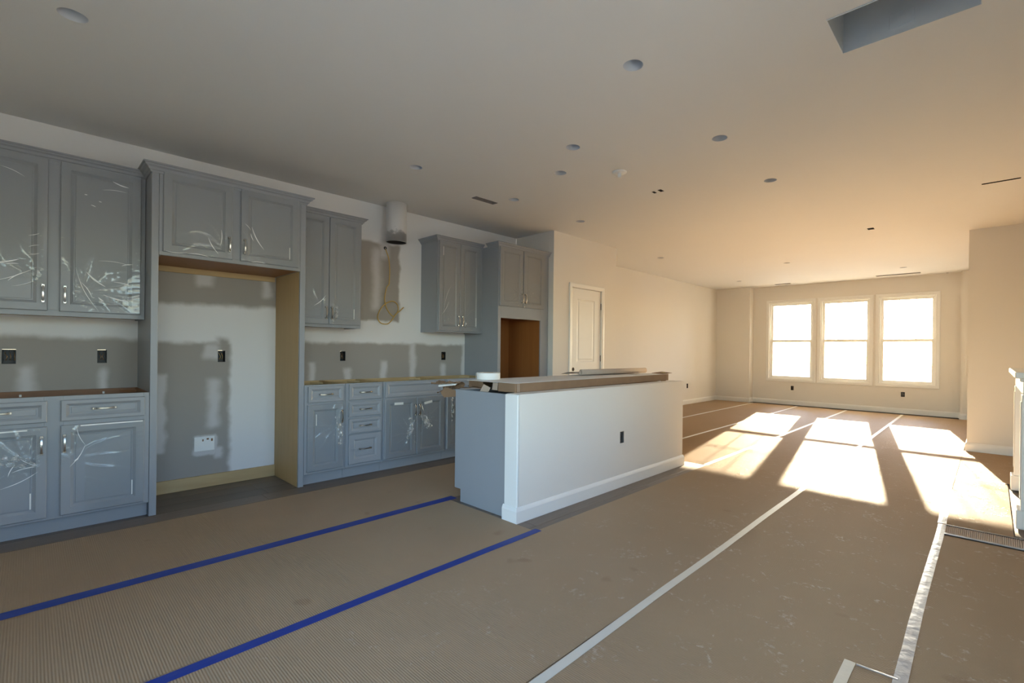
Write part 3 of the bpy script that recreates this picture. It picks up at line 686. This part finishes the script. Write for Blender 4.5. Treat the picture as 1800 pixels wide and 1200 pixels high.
# base cabinets: open tops, no worktop yet
ZB, XBF = .876, .5837
def base_cab(label, y0, y1, fronts, wood='woody', group=None, rot=None, name='base_cabinet', mid=False, depth=XBF, kick=True, extra=()):
    loc = (.0015, y0, 0) if rot is None else rot[0]
    t = thing(name, label, 'cabinet', loc, 0 if rot is None else rot[1], group); W = y1-y0; D = depth
    b = D-.019
    mb = MB(); mb.box(0, b-.0005, .0005, .0155, .10, ZB).box(0, b-.0005, W-.0155, W-.0005, .10, ZB).box(.001, .012, .0155, W-.0155, .10, ZB).box(.012, b-.0005, .0155, W-.0155, .10, .116)
    mb.build('carcass', wood, t)
    MB().box(.0125, .032, .016, W-.016, ZB-.085, ZB-.001).build('back_rail', wood, t)
    for yy in (.016, W-.016):
        s = 1 if yy < .1 else -1
        for xx, q in ((.033, 1), (b-.001, -1)):
            mb = MB().prism([(xx, yy), (xx+q*.09, yy), (xx, yy+s*.09)], 2, ZB-.03, ZB-.012); mb.build('corner_brace', wood, t)
    mb = MB(); st = [(.0005, .032), (W-.032, W-.0005)]
    if mid: st.insert(1, (W/2-.042, W/2+.042))
    for p, q in st: mb.bbox(b, D, p, q, .10, ZB, .001)
    rails = [(.10, .125), (.688, .726), (ZB-.028, ZB)]+list(extra)
    for (p0, p1), (q0, q1) in zip(st[:-1], st[1:]):
        for e, f in rails: mb.bbox(b, D, p1+.0002, q0-.0002, e, f, .001)
    mb.build('face_frame', 'cab', t)
    if kick: MB().box(D-.075, D-.057, .0005, W-.0005, .001, .0995).build('toe_kick', 'cab', t)
    out = []
    for (k, a, c, e, f) in fronts: out.append(front(k, t, a-y0, c-y0, e, f, D+.0005, .03 if (k == 'drawer' and f-e < .2) else .052))
    return t, out
t, (w1, w2, dA, dB) = base_cab('grey base cabinet left of the fridge alcove, two drawers over two doors, no worktop', -.950, -.0145,
    [('drawer', -.925, -.511, .716, .850), ('drawer', -.452, -.041, .716, .850), ('door', -.925, -.511, .117, .690), ('door', -.452, -.041, .117, .690)], 'wooddk', mid=True)
handle(w1, 0, .207, .073, False); handle(w2, 0, .203, .073, False); handle(dA, 0, .390, .460, True); handle(dB, 0, .018, .460, True)
sticker(dA, .345, .12); sticker(dB, .346, .115)
film(dA, .414, .573, .33, .36, 61, lambda y, z: z > .575-.37-.0 + (y-.2)*.55 and z > .2, 1.1, y0=.003, y1=.385, z0=.05, z1=.566)
film(dB, .411, .573, .06, .34, 65, lambda y, z: z > .31+.0*y and z > .31+ (y-.0)*1.2-.0 or y > .11, .8, y0=.003, y1=.408, z0=.004, z1=.567)
crumple(dA, .30, .37, .08, .16, 45, 1.2); glints(dA, [(0.301, 0.391, 0.371, 0.337, 0.004), (0.269, 0.312, 0.367, 0.332, 0.005), (0.223, 0.22, 0.376, 0.299, 0.004), (0.253, 0.291, 0.281, 0.358, 0.004)]); glints(dB, [(0.072, 0.558, 0.113, 0.437, 0.003), (0.113, 0.437, 0.042, 0.306, 0.004), (0.062, 0.341, 0.083, 0.357, 0.008)]); MB().bbox(.0017, .0035, -.15, .16, -.004, .004, .0006).build('film_edge', 'white', dB, (TH, .24, .564)); MB().bbox(.0017, .0035, -.15, .13, -.004, .004, .0006).build('film_edge', 'white', dA, (TH, .2, .558))
for yy in (.32, .74): MB().bbox(.0325, .037, yy-.006, yy+.006, ZB-.036, ZB-.02, .001).build('screw_clip', 'white', t)
t, (w1, d1) = base_cab('narrow grey base cabinet by the fridge panel, one drawer over one door', 1.0208, 1.3795, [('drawer', 1.047, 1.356, .721, .862), ('door', 1.044, 1.353, .119, .702)])
handle(w1, 0, .147, .07, False); handle(d1, 0, .290, .465, True); sticker(d1, .071, .45)
film(d1, .309, .583, .26, .38, 71, None, .9, y0=.003, y1=.306, z0=.004, z1=.578, n=40)
crumple(d1, .265, .34, .05, .26, 55, .12)
t, dr = base_cab('grey four-drawer base cabinet with four bar pulls', 1.3805, 1.7485, [('drawer', 1.408, 1.727, .721, .866), ('drawer', 1.408, 1.727, .566, .700), ('drawer', 1.408, 1.727, .411, .547), ('drawer', 1.408, 1.725, .126, .399)], extra=[(.535, .58), (.385, .425)])
for d, z in zip(dr, (.07, .068, .07, .137)): handle(d, 0, .150, z, False)
t, (w1, dA, dB) = base_cab('wide grey sink base cabinet with two film-covered doors and white stickers', 1.7495, 2.4665, [('drawer', 1.770, 2.446, .721, .868), ('door', 1.764, 2.107, .119, .702), ('door', 2.113, 2.450, .119, .702)])
handle(dA, 0, .322, .460, True); handle(dB, 0, .022, .460, True)
sticker(dA, .145, .535, .098, .024, -.02); sticker(dB, .135, .525, .098, .024, .16)
film(dA, .343, .583, .27, .22, 81, None, 1.2, y0=.003, y1=.34, z0=.004, z1=.578); film(dB, .337, .583, .12, .34, 85, None, 1.2, y0=.003, y1=.334, z0=.004, z1=.578)
crumple(dA, .26, .24, .07, .24, 65, -.2); crumple(dB, .10, .33, .10, .18, 66, .5); crumple(dA, .29, .36, .05, .10, 67, 1.2)
t, (w1, dA, dB) = base_cab('grey base cabinet beside the tall oven cabinet, mostly hidden by the island', 2.4675, 3.1685, [('drawer', 2.489, 3.147, .721, .868), ('door', 2.487, 2.815, .119, .702), ('door', 2.820, 3.147, .119, .702)])
handle(w1, 0, .33, .07, False); handle(dA, 0, .306, .46, True); handle(dB, 0, .02, .46, True)
film(dA, .328, .583, .05, .40, 91, None, 1.3, y0=.003, y1=.325, z0=.004, z1=.578)
crumple(dA, .06, .42, .03, .26, 75, 0.)

# island cabinet, fronts towards the kitchen wall
IY0, IY1 = 1.7457, 4.10
ID = 2.3985-1.79
t, fr = base_cab('long grey island cabinet backing onto the white half wall', IY0, IY1, [], rot=((2.3985, IY1, 0), math.pi), name='island_cabinet', depth=ID-.0215)
W = IY1-IY0
pn = MB(); pn.prism([(.001, .0), (.884, .0), (.884, ID), (.100, ID), (.100, ID-.075), (.001, ID-.075)][::-1], 1, W+.0005, W+.0185)
pn.build('end_panel', 'cab', t)
n = 4
for k in range(n):
    a = .03+k*(W-.06)/n; b = a+(W-.06)/n-.012
    d = front('drawer', t, a, b, .721, .862, ID-.021, .03); handle(d, 0, (b-a)/2, .07, False)
    d = front('door', t, a, b, .119, .702, ID-.021, .052); handle(d, 0, b-a-.03, .46, True)

# alcove details
o = MB().bbox(.0015, .0195, .0296, .9735, .001, .104, .002).build('wood_strip', 'woody'); tag(o, 'raw pine strip along the floor at the back of the fridge alcove', 'wood strip')
t = thing('access_plate', 'small white patched plate with torn holes low on the fridge alcove wall', 'plate', (.0012, .43, .31))
MB().bbox(0, .004, -.072, .072, 0, .122, .002).build('plate', 'white', t)
for y, z, a, b in ((-.012, .092, .010, .018), (.022, .100, .016, .014), (.052, .090, .013, .022)):
    MB().box(.0042, .0052, y-a/2, y+a/2, z-b/2, z+b/2).build('hole', 'wooddk', t)

# ------------------------------------------------------------------ outlet boxes
def outlet(label, plane, u0, u1, z0, z1, depth=.05, m='black', wires=2, wm='copper'):
    """plane: ('x',X) front towards +x  or ('y',Y) front towards -y"""
    t = thing('outlet_box', label, 'outlet', (0, 0, 0)); c = (u0+u1)/2; hw_ = (u1-u0)/2-.0006; zz0, zz1 = z0+.0006, z1-.0006
    t.location = (plane[1], c, z0) if plane[0] == 'x' else (c, plane[1], z0)
    if plane[0] == 'y': t.rotation_euler.z = -math.pi/2
    H = zz1-zz0; mb = MB(); k = .003
    mb.box(-depth, -depth+k, -hw_, hw_, .0006, H).box(-depth+k, .0015, -hw_, -hw_+k, .0006, H).box(-depth+k, .0015, hw_-k, hw_, .0006, H).box(-depth+k, .0015, -hw_+k, hw_-k, .0006, k+.0006).box(-depth+k, .0015, -hw_+k, hw_-k, H-k, H)
    mb.build('box', m, t)
    R = random.Random(int(c*977))
    for q in range(wires):
        y = -hw_*.5+q*hw_*.6; s = R.uniform(-.008, .008)
        MB().tube([(-depth+k, y, H*.85), (-.02, y+s, H*.75), (-.008, y-s+.006, H*.5), (-.012, y+s*.5+.004, H*.25), (-.03, y, H*.3)], .0018, 6).build('wire', wm, t)
for (a, b), lb in zip(OUT_K, ('wide black outlet box above the left base cabinet, away from the fridge surround', 'black outlet box in the left backsplash nearest the fridge surround', 'black outlet box with a yellow wire on the fridge alcove wall', 'black outlet box in the backsplash under the wall cabinet by the fridge surround', 'black outlet box in the backsplash next to the tall oven cabinet')):
    outlet(lb, ('x', 0), a, b, 1.068, 1.168, wires=3 if a < -.6 else 2, wm='wirey' if .5 < a < .6 else 'copper')
outlet('steel outlet box with wires in the island half wall', ('x', PX1), 2.958, 3.018, .385, .49, m='steel', wm='black', wires=2)
outlet('black outlet box low on the living room side wall behind the island', ('x', XL2), 9.577, 9.64, .37, .472)
outlet('black outlet box under the window farthest from the right wall', ('y', YF2), *OUT_F[0], .34, .438)
outlet('black outlet box under the window nearest the right wall', ('y', YF2), *OUT_F[1], .34, .438, wm='white')

# hood duct and cable
t = thing('vent_pipe', 'round white-painted metal vent pipe hanging from the ceiling over the cooktop gap', 'pipe', (.2, 2.09, 2.345))
L_ = HC-.002-2.345
MB().lathe([(.106, 0), (.109, .004), (.106, .008), (.106, L_), (.103, L_), (.103, 0)], (0, 0, 0), 40, close=True).build('pipe', 'pipe', t)
MB().lathe([(.1022, .006), (.1022, L_-.2)], (0, 0, 0), 32).build('shade_sleeve', 'dark', t)  # dark sleeve added as painted shade inside the open pipe
MB().lathe([(.1018, L_-.2), (.0001, L_-.2)], (0, 0, 0), 32).build('damper', 'dark', t)
pts = [(2.067, 2.298), (2.101, 2.194), (2.108, 2.078), (2.102, 1.98), (2.095, 1.908), (2.072, 1.881), (2.055, 1.80), (2.052, 1.75), (2.061, 1.704), (2.080, 1.65), (2.108, 1.607), (2.14, 1.575), (2.163, 1.56), (2.19, 1.58), (2.207, 1.61), (2.214, 1.648), (2.205, 1.685), (2.189, 1.706), (2.16, 1.724), (2.125, 1.726), (2.08, 1.706), (2.044, 1.678), (2.010, 1.635), (1.992, 1.599), (1.98, 1.56), (1.98, 1.532), (1.995, 1.497), (2.019, 1.477), (2.055, 1.470), (2.091, 1.475), (2.12, 1.50), (2.145, 1.533), (2.17, 1.57), (2.191, 1.595), (2.235, 1.625), (2.284, 1.67)]
P = [Vector((.012+.02*min(1, i/4)+.012*math.sin(i*.45), y, z)) for i, (y, z) in enumerate(pts)]
sm = []
for i in range(len(P)-1):
    p0, p1, p2, p3 = P[max(i-1, 0)], P[i], P[i+1], P[min(i+2, len(P)-1)]
    for s in range(3):
        u = s/3; sm.append(.5*((2*p1)+(p2-p0)*u+(2*p0-5*p1+4*p2-p3)*u*u+(3*p1-p0-3*p2+p3)*u**3))
sm.append(P[-1])
t = thing('hood_cable', 'yellow electrical cable curling in a loop down the bare hood wall', 'cable', (0, 0, 0))
MB().tube(sm, .0052, 8).build('cable', 'wirey', t)
mb = MB().lathe([(.016, 0), (.018, .004), (.006, .006)], (0, 0, 0), 16); o = mb.build('wall_hole', 'dark', t, (.001, 2.067, 2.31)); o.rotation_euler = (0, math.pi/2, 0)

# ------------------------------------------------------------------ ceiling fittings
can_mesh = None
can_lb = ['recessed light can over the aisle in front of the left cabinets', 'recessed light can in the row along the kitchen wall, nearest the fridge surround', 'recessed light can in the row along the kitchen wall, near the ceiling register', 'recessed light can of the kitchen wall row, nearest the pantry corner',
          'recessed light can in the dining row, nearest the square ceiling opening', 'middle recessed light can of the dining row', 'recessed light can of the dining row nearest the living room',
          'small round fixture box over the island, nearest the kitchen register', 'white round fixture box over the near end of the island', 'recessed living room light can near the pantry door wall', 'recessed living room light can near the far left wall bump', 'recessed light can in the middle of the living room ceiling', 'recessed living room light can before the windows on the right']
for (x, y), lb in zip(LIGHTS, can_lb):
    t = thing('recessed_light', lb, 'ceiling light', (x, y, HC), 0, 'recessed ceiling lights')
    if can_mesh is None:
        m1 = MB().lathe([(.0535, .0), (.0545, .0), (.0545, .10), (.030, .13), (.030, .135), (.053, .102)], (0, 0, 0), 32, close=True)
        can = m1.mesh('can'); can.materials.append(MAT['can'])
        m2 = MB().lathe([(.0295, .128), (.022, .118), (.0001, .116)], (0, 0, 0), 24).mesh('socket'); m2.materials.append(MAT['dark'])
        m3 = MB()
        for k in range(3):
            a = 2.1*k+.4; m3.bbox(.030*math.cos(a)-.004, .030*math.cos(a)+.004, .03*math.sin(a)-.004, .03*math.sin(a)+.004, .06, .118, .001)
        m3 = m3.mesh('spring_clip'); m3.materials.append(MAT['steel']); can_mesh = (can, m2, m3)
    link('can', can_mesh[0], t); link('socket', can_mesh[1], t); link('spring_clip', can_mesh[2], t)
# pendant box with a dangling cap
t = thing('pendant_box', 'white round ceiling plate with a stub hanging down, above the island', 'ceiling fitting', (2.538, 2.895, HC))
MB().lathe([(.0001, -.012), (.055, -.012), (.062, -.006), (.062, -.0005), (.0001, -.0005)], (0, 0, 0), 28).build('plate', 'white', t)
MB().lathe([(.0001, -.052), (.016, -.050), (.018, -.03), (.014, -.0125), (.0001, -.0125)], (0, 0, 0), 16).build('stub', 'white', t)
# square opening in the ceiling
x0, x1, y0, y1 = HATCH
t = thing('ceiling_duct_boot', 'open rectangular sheet-metal duct boot cut into the ceiling near the fireplace side', 'duct', ((x0+x1)/2, (y0+y1)/2, HC))
a, b = (x1-x0)/2-.001, (y1-y0)/2-.001; k = .003
mb = MB(); mb.box(-a, a, -b, -b+k, -.004, .30).box(-a, a, b-k, b, -.004, .30).box(-a, -a+k, -b+k, b-k, -.004, .30).box(a-k, a, -b+k, b-k, -.004, .30).box(-a, a, -b, b, .3005, .304)
mb.build('sheet_box', 'duct', t)
MB().bbox(-.07, .03, b-k-.004, b-k-.0005, .03, .10, .0015).build('patch_plate', 'duct', t)
for (x0, x1, y0, y1), lb in zip(VENTS, ('short rectangular air register in the kitchen ceiling beside the light row', 'long slim air register in the ceiling by the window nearest the right wall', 'slim air register in the ceiling by the window nearest the left wall bump')):
    t = thing('ceiling_register', lb, 'air vent', ((x0+x1)/2, (y0+y1)/2, HC)); a, b = (x1-x0)/2-.001, (y1-y0)/2-.001
    mb = MB(); mb.box(-a, a, -b, -b+k, -.004, .12).box(-a, a, b-k, b, -.004, .12).box(-a, -a+k, -b+k, b-k, -.004, .12).box(a-k, a, -b+k, b-k, -.004, .12).box(-a, a, -b, b, .1205, .123)
    mb.build('boot', 'regdark', t)
for (x0, x1, y0, y1), lb in zip(SLOTS, ('dark slot cut in the kitchen ceiling past the island, wider of two', 'dark slot cut in the kitchen ceiling past the island, narrower of two', 'small dark hole in the living room ceiling', 'long thin dark slot in the ceiling by the fireplace', 'tiny dark hole in the ceiling at the far right corner')):
    t = thing('ceiling_cutout', lb, 'ceiling hole', ((x0+x1)/2, (y0+y1)/2, HC)); a, b = (x1-x0)/2-.001, (y1-y0)/2-.001
    mb = MB(); mb.box(-a, a, -b, -b+k, .0, .06).box(-a, a, b-k, b, .0, .06).box(-a, -a+k, -b+k, b-k, .0, .06).box(a-k, a, -b+k, b-k, .0, .06).box(-a, a, -b, b, .0605, .063); mb.build('box', 'dark', t)

# ------------------------------------------------------------------ floor paper and tape
PER = .0092
def paper(label, x0, x1, y0, y1):
    n = int((y1-y0)/PER); st = 6; vs = []; fs = []
    for i in range(n*st+1):
        y = i*PER/st; z = .0012+.0015*(1-math.cos(2*math.pi*i/st))/2
        vs += [(0, y, z), (x1-x0, y, z)]
    for i in range(n*st): fs.append((2*i, 2*i+1, 2*i+3, 2*i+2))
    mb = MB().add(vs, fs, True); mb.box(0, x1-x0, 0, n*PER, .0006, .0012)
    o = mb.build('floor_paper', 'paper', None, (x0, y0, 0), fix=False)
    return tag(o, label, 'floor paper', 'corrugated floor paper strips')
paper('brown corrugated paper strip along the kitchen base cabinets and aisle', .775, 1.738, -2.05, 4.02)
paper('brown corrugated paper strip ending at the island end panel', 1.742, 2.722, -2.05, 1.703)
paper('brown corrugated paper strip running past the island half wall to the windows', 2.726, 3.716, -2.05, 11.14)
paper('brown corrugated paper strip through the sunlit patch beside the silver tape', 3.720, 4.692, -2.05, 11.14)
paper('brown corrugated paper strip in shade right of the silver tape', 4.696, 5.25, -2.05, 3.555)
paper('brown corrugated paper sheet in front of the fireplace mantel', 4.696, 5.062, 3.80, 5.60)
paper('brown corrugated paper sheet between the fireplace mantel and the wall block', 4.696, 5.25, 5.625, 7.36)
paper('brown corrugated paper strip beyond the island toward the middle window', 1.80, 2.722, 4.30, 11.14)
paper('brown corrugated paper strip beyond the pantry door', .80, 1.796, 5.50, 11.14)
paper('brown corrugated paper strip against the living room left wall', -.15, .796, 5.50, 11.12)

def tape(name, label, m, x0, y0, x1, y1, wdt, group=None, z=.0036, wob=.0, seed=0, cat='tape'):
    a, b = Vector((x0, y0)), Vector((x1, y1)); d = (b-a); L_ = d.length; d.normalize(); nn = Vector((-d.y, d.x))
    k = max(2, int(L_/.12)); vs = []; fs = []; c = (a+b)/2
    for i in range(k+1):
        s = i/k; p = a+d*L_*s-c; p += nn*(noise.noise(Vector((s*L_*.8, seed, 3)))*wob)
        hz = z+abs(noise.noise(Vector((s*L_*2.3, seed, 9))))*.0012
        e0, e1 = wdt/2*(1+.06*noise.noise(Vector((s*L_*5, seed, 1)))), wdt/2*(1+.06*noise.noise(Vector((s*L_*5, seed, 2))))
        q0, q1 = p-nn*e0, p+nn*e1
        vs += [(q0.x, q0.y, hz), (p.x, p.y, hz+.0006), (q1.x, q1.y, hz), (q0.x, q0.y, hz-.0004), (q1.x, q1.y, hz-.0004)]
    for i in range(k):
        o = 5*i; fs += [(o, o+5, o+6, o+1), (o+1, o+6, o+7, o+2), (o+3, o+8, o+5, o), (o+2, o+7, o+9, o+4)]
    fs += [(0, 1, 2, 4, 3), (5*k+3, 5*k+4, 5*k+2, 5*k+1, 5*k)]
    o = MB().add(vs, fs).build(name, m, None, (c.x, c.y, 0)); return tag(o, label, cat, group)
G = 'tape strips over the paper seams'
tape('painter_tape', 'blue painter tape over the paper seam nearer the cabinets', 'blue', 1.752, -2.04, 1.745, 1.755, .082, G, wob=.012, seed=1)
tape('painter_tape', 'blue painter tape over the paper seam ending at the island corner', 'blue', 2.785, -2.04, 2.728, 1.725, .057, G, wob=.012, seed=2)
tape('masking_tape', 'cream masking tape over the paper seam in the shaded dining floor', 'masking', 3.762, -2.04, 3.724, 4.05, .042, G, wob=.010, seed=3)
tape('masking_tape', 'cream masking tape over the paper seam running to the right-hand window', 'masking', 3.722, 4.06, 3.650, 11.12, .045, G, seed=4)
tape('masking_tape', 'cream masking tape over the paper seam running from the island to the middle window', 'masking', 2.715, 4.30, 2.696, 11.10, .045, G, seed=5)
tape('masking_tape', 'cream masking tape over the paper seam running to the left-hand window', 'masking', 1.818, 4.6, 1.738, 11.12, .042, G, seed=6)
tape('masking_tape', 'cream masking tape over the paper seam nearest the living room left wall', 'masking', .84, 5.6, .765, 11.10, .042, G, seed=7)
tape('silver_tape', 'wide shiny silver tape over the paper seam in the shade', 'clear', 4.728, -2.04, 4.694, 3.80, .044, G, wob=.006, seed=8, z=.0042)
tape('silver_tape', 'wide shiny silver tape over the paper seam in the sun by the fireplace', 'clear', 4.694, 3.82, 4.652, 5.72, .05, G, wob=.006, seed=9, z=.0042)
tape('masking_tape', 'short cream masking tape strip with a cut end near the thin cross tape', 'masking', 4.548, -2.04, 4.548, 1.592, .038, G, seed=10, z=.0044)
tape('silver_tape', 'thin silvery cross tape joining two long floor tapes', 'clear', 4.570, 1.586, 4.700, 1.592, .014, G, seed=11, z=.0048)
tape('masking_tape', 'white cross tape from the silver tape to the fireplace mantel', 'masking', 4.66, 5.60, 5.058, 5.615, .04, G, seed=12)
# folded corrugated edge by the fireplace
t = thing('paper_edge_strip', 'short raised corrugated cardboard strip with a dark edge and a silver tape edge by the fireplace', 'cardboard strip', (4.72, 3.665, 0))
vs = []; fs = []; n = 52; w_ = .53
for i in range(n*4+1):
    x = i*w_/(n*4); h = .010+.004*(1-math.cos(2*math.pi*i/4))/2
    vs += [(x, -.072, h-.004), (x, .062, h+.008)]
for i in range(n*4): fs.append((2*i, 2*i+2, 2*i+3, 2*i+1))
mb = MB().add(vs, fs, False); mb.prism([(-.072, .001), (.062, .001), (.062, .016), (-.072, .005)], 0, 0, w_); mb.build('fluted_sheet', 'kraftlt', t, fix=False)
MB().bbox(0, w_, .0625, .088, .001, .024, .002).build('dark_edge', 'black', t)  # black strip along the back edge
MB().bbox(0, w_, -.100, -.0725, .004, .009, .002).build('tape_edge', 'clear', t)
o = MB().bbox(4.698, 4.702, 10.98, 11.06, .04, .09, .001).build('painter_tape', 'blue'); tag(o, 'small blue tape tab stuck to the far right baseboard', 'tape')

# ------------------------------------------------------------------ things on the island
ZI = PZ+.001
t = thing('trim_box', 'long narrow brown cardboard box with white top lying along the island half wall', 'box', (2.295, 2.98, ZI), math.radians(1.3))
MB().bbox(-.092, .092, -1.19, 1.14, 0, .066, .002).build('carton', 'kraft', t)
MB().bbox(-.093, .093, -1.19, 1.14, .0665, .069, .001).build('lid', 'boxwhite', t)
MB().prism([(-.09, .0), (.088, .0), (.088, .05), (.03, .062), (-.09, .05)], 1, 1.141, 1.146).build('end_board', 'wood', t)
mb = MB(); mb.add([(.0925, 1.0, .068), (.0925, 1.22, .074), (-.05, 1.25, .082), (-.09, 1.1, .07), (.0925, 1.0, .071), (.0925, 1.22, .077), (-.05, 1.25, .085), (-.09, 1.1, .073)], [(0, 1, 2, 3), (7, 6, 5, 4), (0, 4, 5, 1), (1, 5, 6, 2), (2, 6, 7, 3), (3, 7, 4, 0)])
mb.build('torn_flap', 'kraft', t)
for y in (-1.165, -1.15): MB().bbox(.0925, .0938, y-.003, y+.003, .002, .064, .0005).build('corner_crease', 'kraftlt', t)
t = thing('flat_box', 'wide flat cardboard box with white top and open flaps at the island end', 'box', (1.985, 2.95, ZI))
mb = MB(); mb.box(-.185, .19, -1.10, 1.1, 0, .003).box(-.185, -.182, -1.10, 1.1, .003, .058).box(.187, .19, -1.10, 1.1, .003, .058).box(-.182, .187, 1.097, 1.1, .003, .058)
mb.build('carton', 'kraft', t)
MB().bbox(-.187, .192, -1.12, 1.1, .0585, .0615, .001).build('lid', 'boxwhite', t)
def flap(x0, x1, tilt, ln, m, y=-1.103, dz=.055, twist=0):
    o = MB().bbox(x0, x1, -.0015, .0015, -ln, 0, .0005).build('flap', m, t, (0, y, dz)); o.rotation_euler = (tilt, twist, 0); return o
flap(-.175, -.075, .55, .056, 'kraft', dz=.056); flap(-.070, -.005, .35, .052, 'kraft'); flap(.05, .135, -.42, .062, 'kraftlt', y=-1.135, dz=.055, twist=.28); flap(.125, .185, -.15, .055, 'kraftlt', y=-1.108)
# crumpled kraft paper spilling over the edge
t = thing('crumpled_paper', 'crumpled brown kraft paper and torn carton end sticking out past the island edge', 'paper', (1.785, 1.79, ZI))
vs = []; fs = []; nu, nv = 30, 20
for j in range(nv+1):
    for i in range(nu+1):
        a = -.95+4.1*i/nu; s = j/nv
        r = .030+.032*s+.020*noise.noise(Vector((i*.30, j*.35, 2)))*s+.012*noise.noise(Vector((i*.8, j*.7, 5)))
        cx_ = -.003-.35*s; cz = .022-.040*s
        vs.append((min(-.002, cx_+.03*noise.noise(Vector((i*.35, j*.3, 8)))*s), .0+r*math.sin(a)*1.1, cz+r*math.cos(a)*.78))
for j in range(nv):
    for i in range(nu): fs.append((j*(nu+1)+i, j*(nu+1)+i+1, (j+1)*(nu+1)+i+1, (j+1)*(nu+1)+i))
o = MB().add(vs, fs, False).build('paper_cone', 'kraft', t, fix=False); md = o.modifiers.new('thick', 'SOLIDIFY'); md.thickness = .0015
mb = MB(); mb.bbox(-.11, .10, -.022, .022, -.006, .008, .003); o = mb.build('white_sheet', 'white', t, (-.16, -.015, .018)); o.rotation_euler = (.5, -.12, .1)
MB().bbox(-.01, .085, -.028, .030, .0005, .003, .0008).build('torn_tongue', 'kraft', t)
o = MB().prism([(-.02, -.03), (.0, -.15), (-.05, -.20), (-.085, -.16), (-.07, -.02)], 1, -.050, -.048).build('hanging_scrap', 'kraft', t, (.01, 0, .0)); o.rotation_euler.z = .15

# roll of white joint tape
t = thing('tape_roll', 'thick roll of white tape lying on the flat box', 'tape roll', (1.855, 2.01, ZI+.0625))
MB().lathe([(.042, 0), (.096, 0), (.098, .003), (.098, .053), (.096, .056), (.042, .056)], (0, 0, 0), 48, close=True).build('winding', 'wine', t)
MB().lathe([(.038, .001), (.0415, .001), (.0415, .057), (.038, .057)], (0, 0, 0), 32, close=True).build('core', 'kraftlt', t)
o = MB().bbox(-.03, .03, -.0006, .0006, 0, .05, .0002).build('loose_end', 'wine', t, (-.085, -.062, .002)); o.rotation_euler = (0, 0, -.75)
# sheet with a rolled edge
t = thing('paper_roll', 'pale kraft paper sheet with a rolled-up edge at the far end of the island', 'paper', (1.93, 3.72, ZI+.0625))
vs = []; fs = []; n = 40
pr = []
for i in range(n+1):
    s = i/n
    if s < .45: pr.append((-.30+.34*s/.45, .006+.03*math.sin(math.pi*s/.45)*.8))
    else:
        a = (s-.45)/.55*2*math.pi*1.6; r = .028-.004*(s-.45); pr.append((.04+r*math.sin(a), .034-r*math.cos(a)+.0))
for x, z in pr: vs += [(z*0+(x*.75), -.62+.9*0, z), (x*.75+.10, .42, z)]
for i in range(n): fs.append((2*i, 2*i+1, 2*i+3, 2*i+2))
o = MB().add(vs, fs, True).build('sheet', 'kraftlt', t, fix=False); md = o.modifiers.new('thick', 'SOLIDIFY'); md.thickness = .0012

# ------------------------------------------------------------------ fireplace mantel
t = thing('fireplace_mantel', 'white fireplace mantel with panelled legs and stepped shelf on the right wall', 'mantel', (XR-.0015, 4.80, 0))
bx = XR-.0015
for s in (-1, 1):
    c = s*.655
    lg = MB().bbox(-(bx-5.10), 0, c-.075, c+.075, .132, .93, .003).build('leg', 'trim', t)
    MB().bbox(-(bx-5.095), -(bx-5.0995), c-.045, c+.045, .20, .88, .002).build('leg_panel', 'trim', lg)
    MB().bbox(-(bx-5.078), 0, c-.085, c+.085, .001, .1315, .004).build('plinth_block', 'trim', lg)
MB().bbox(-(bx-5.105), 0, -.73, .73, .931, 1.02, .003).build('frieze', 'trim', t)
MB().prism([(0, 1.0205), (-(bx-5.10), 1.0205), (-(bx-5.09), 1.03), (-(bx-5.075), 1.045), (-(bx-5.07), 1.058), (0, 1.058)][::-1], 1, 0, .001) if False else None
MB().bbox(-(bx-5.088), 0, -.745, .745, 1.0205, 1.045, .006).build('bed_moulding', 'trim', t)
MB().bbox(-(bx-5.062), 0, -.79, .79, 1.0455, 1.088, .006).build('shelf', 'trim', t)
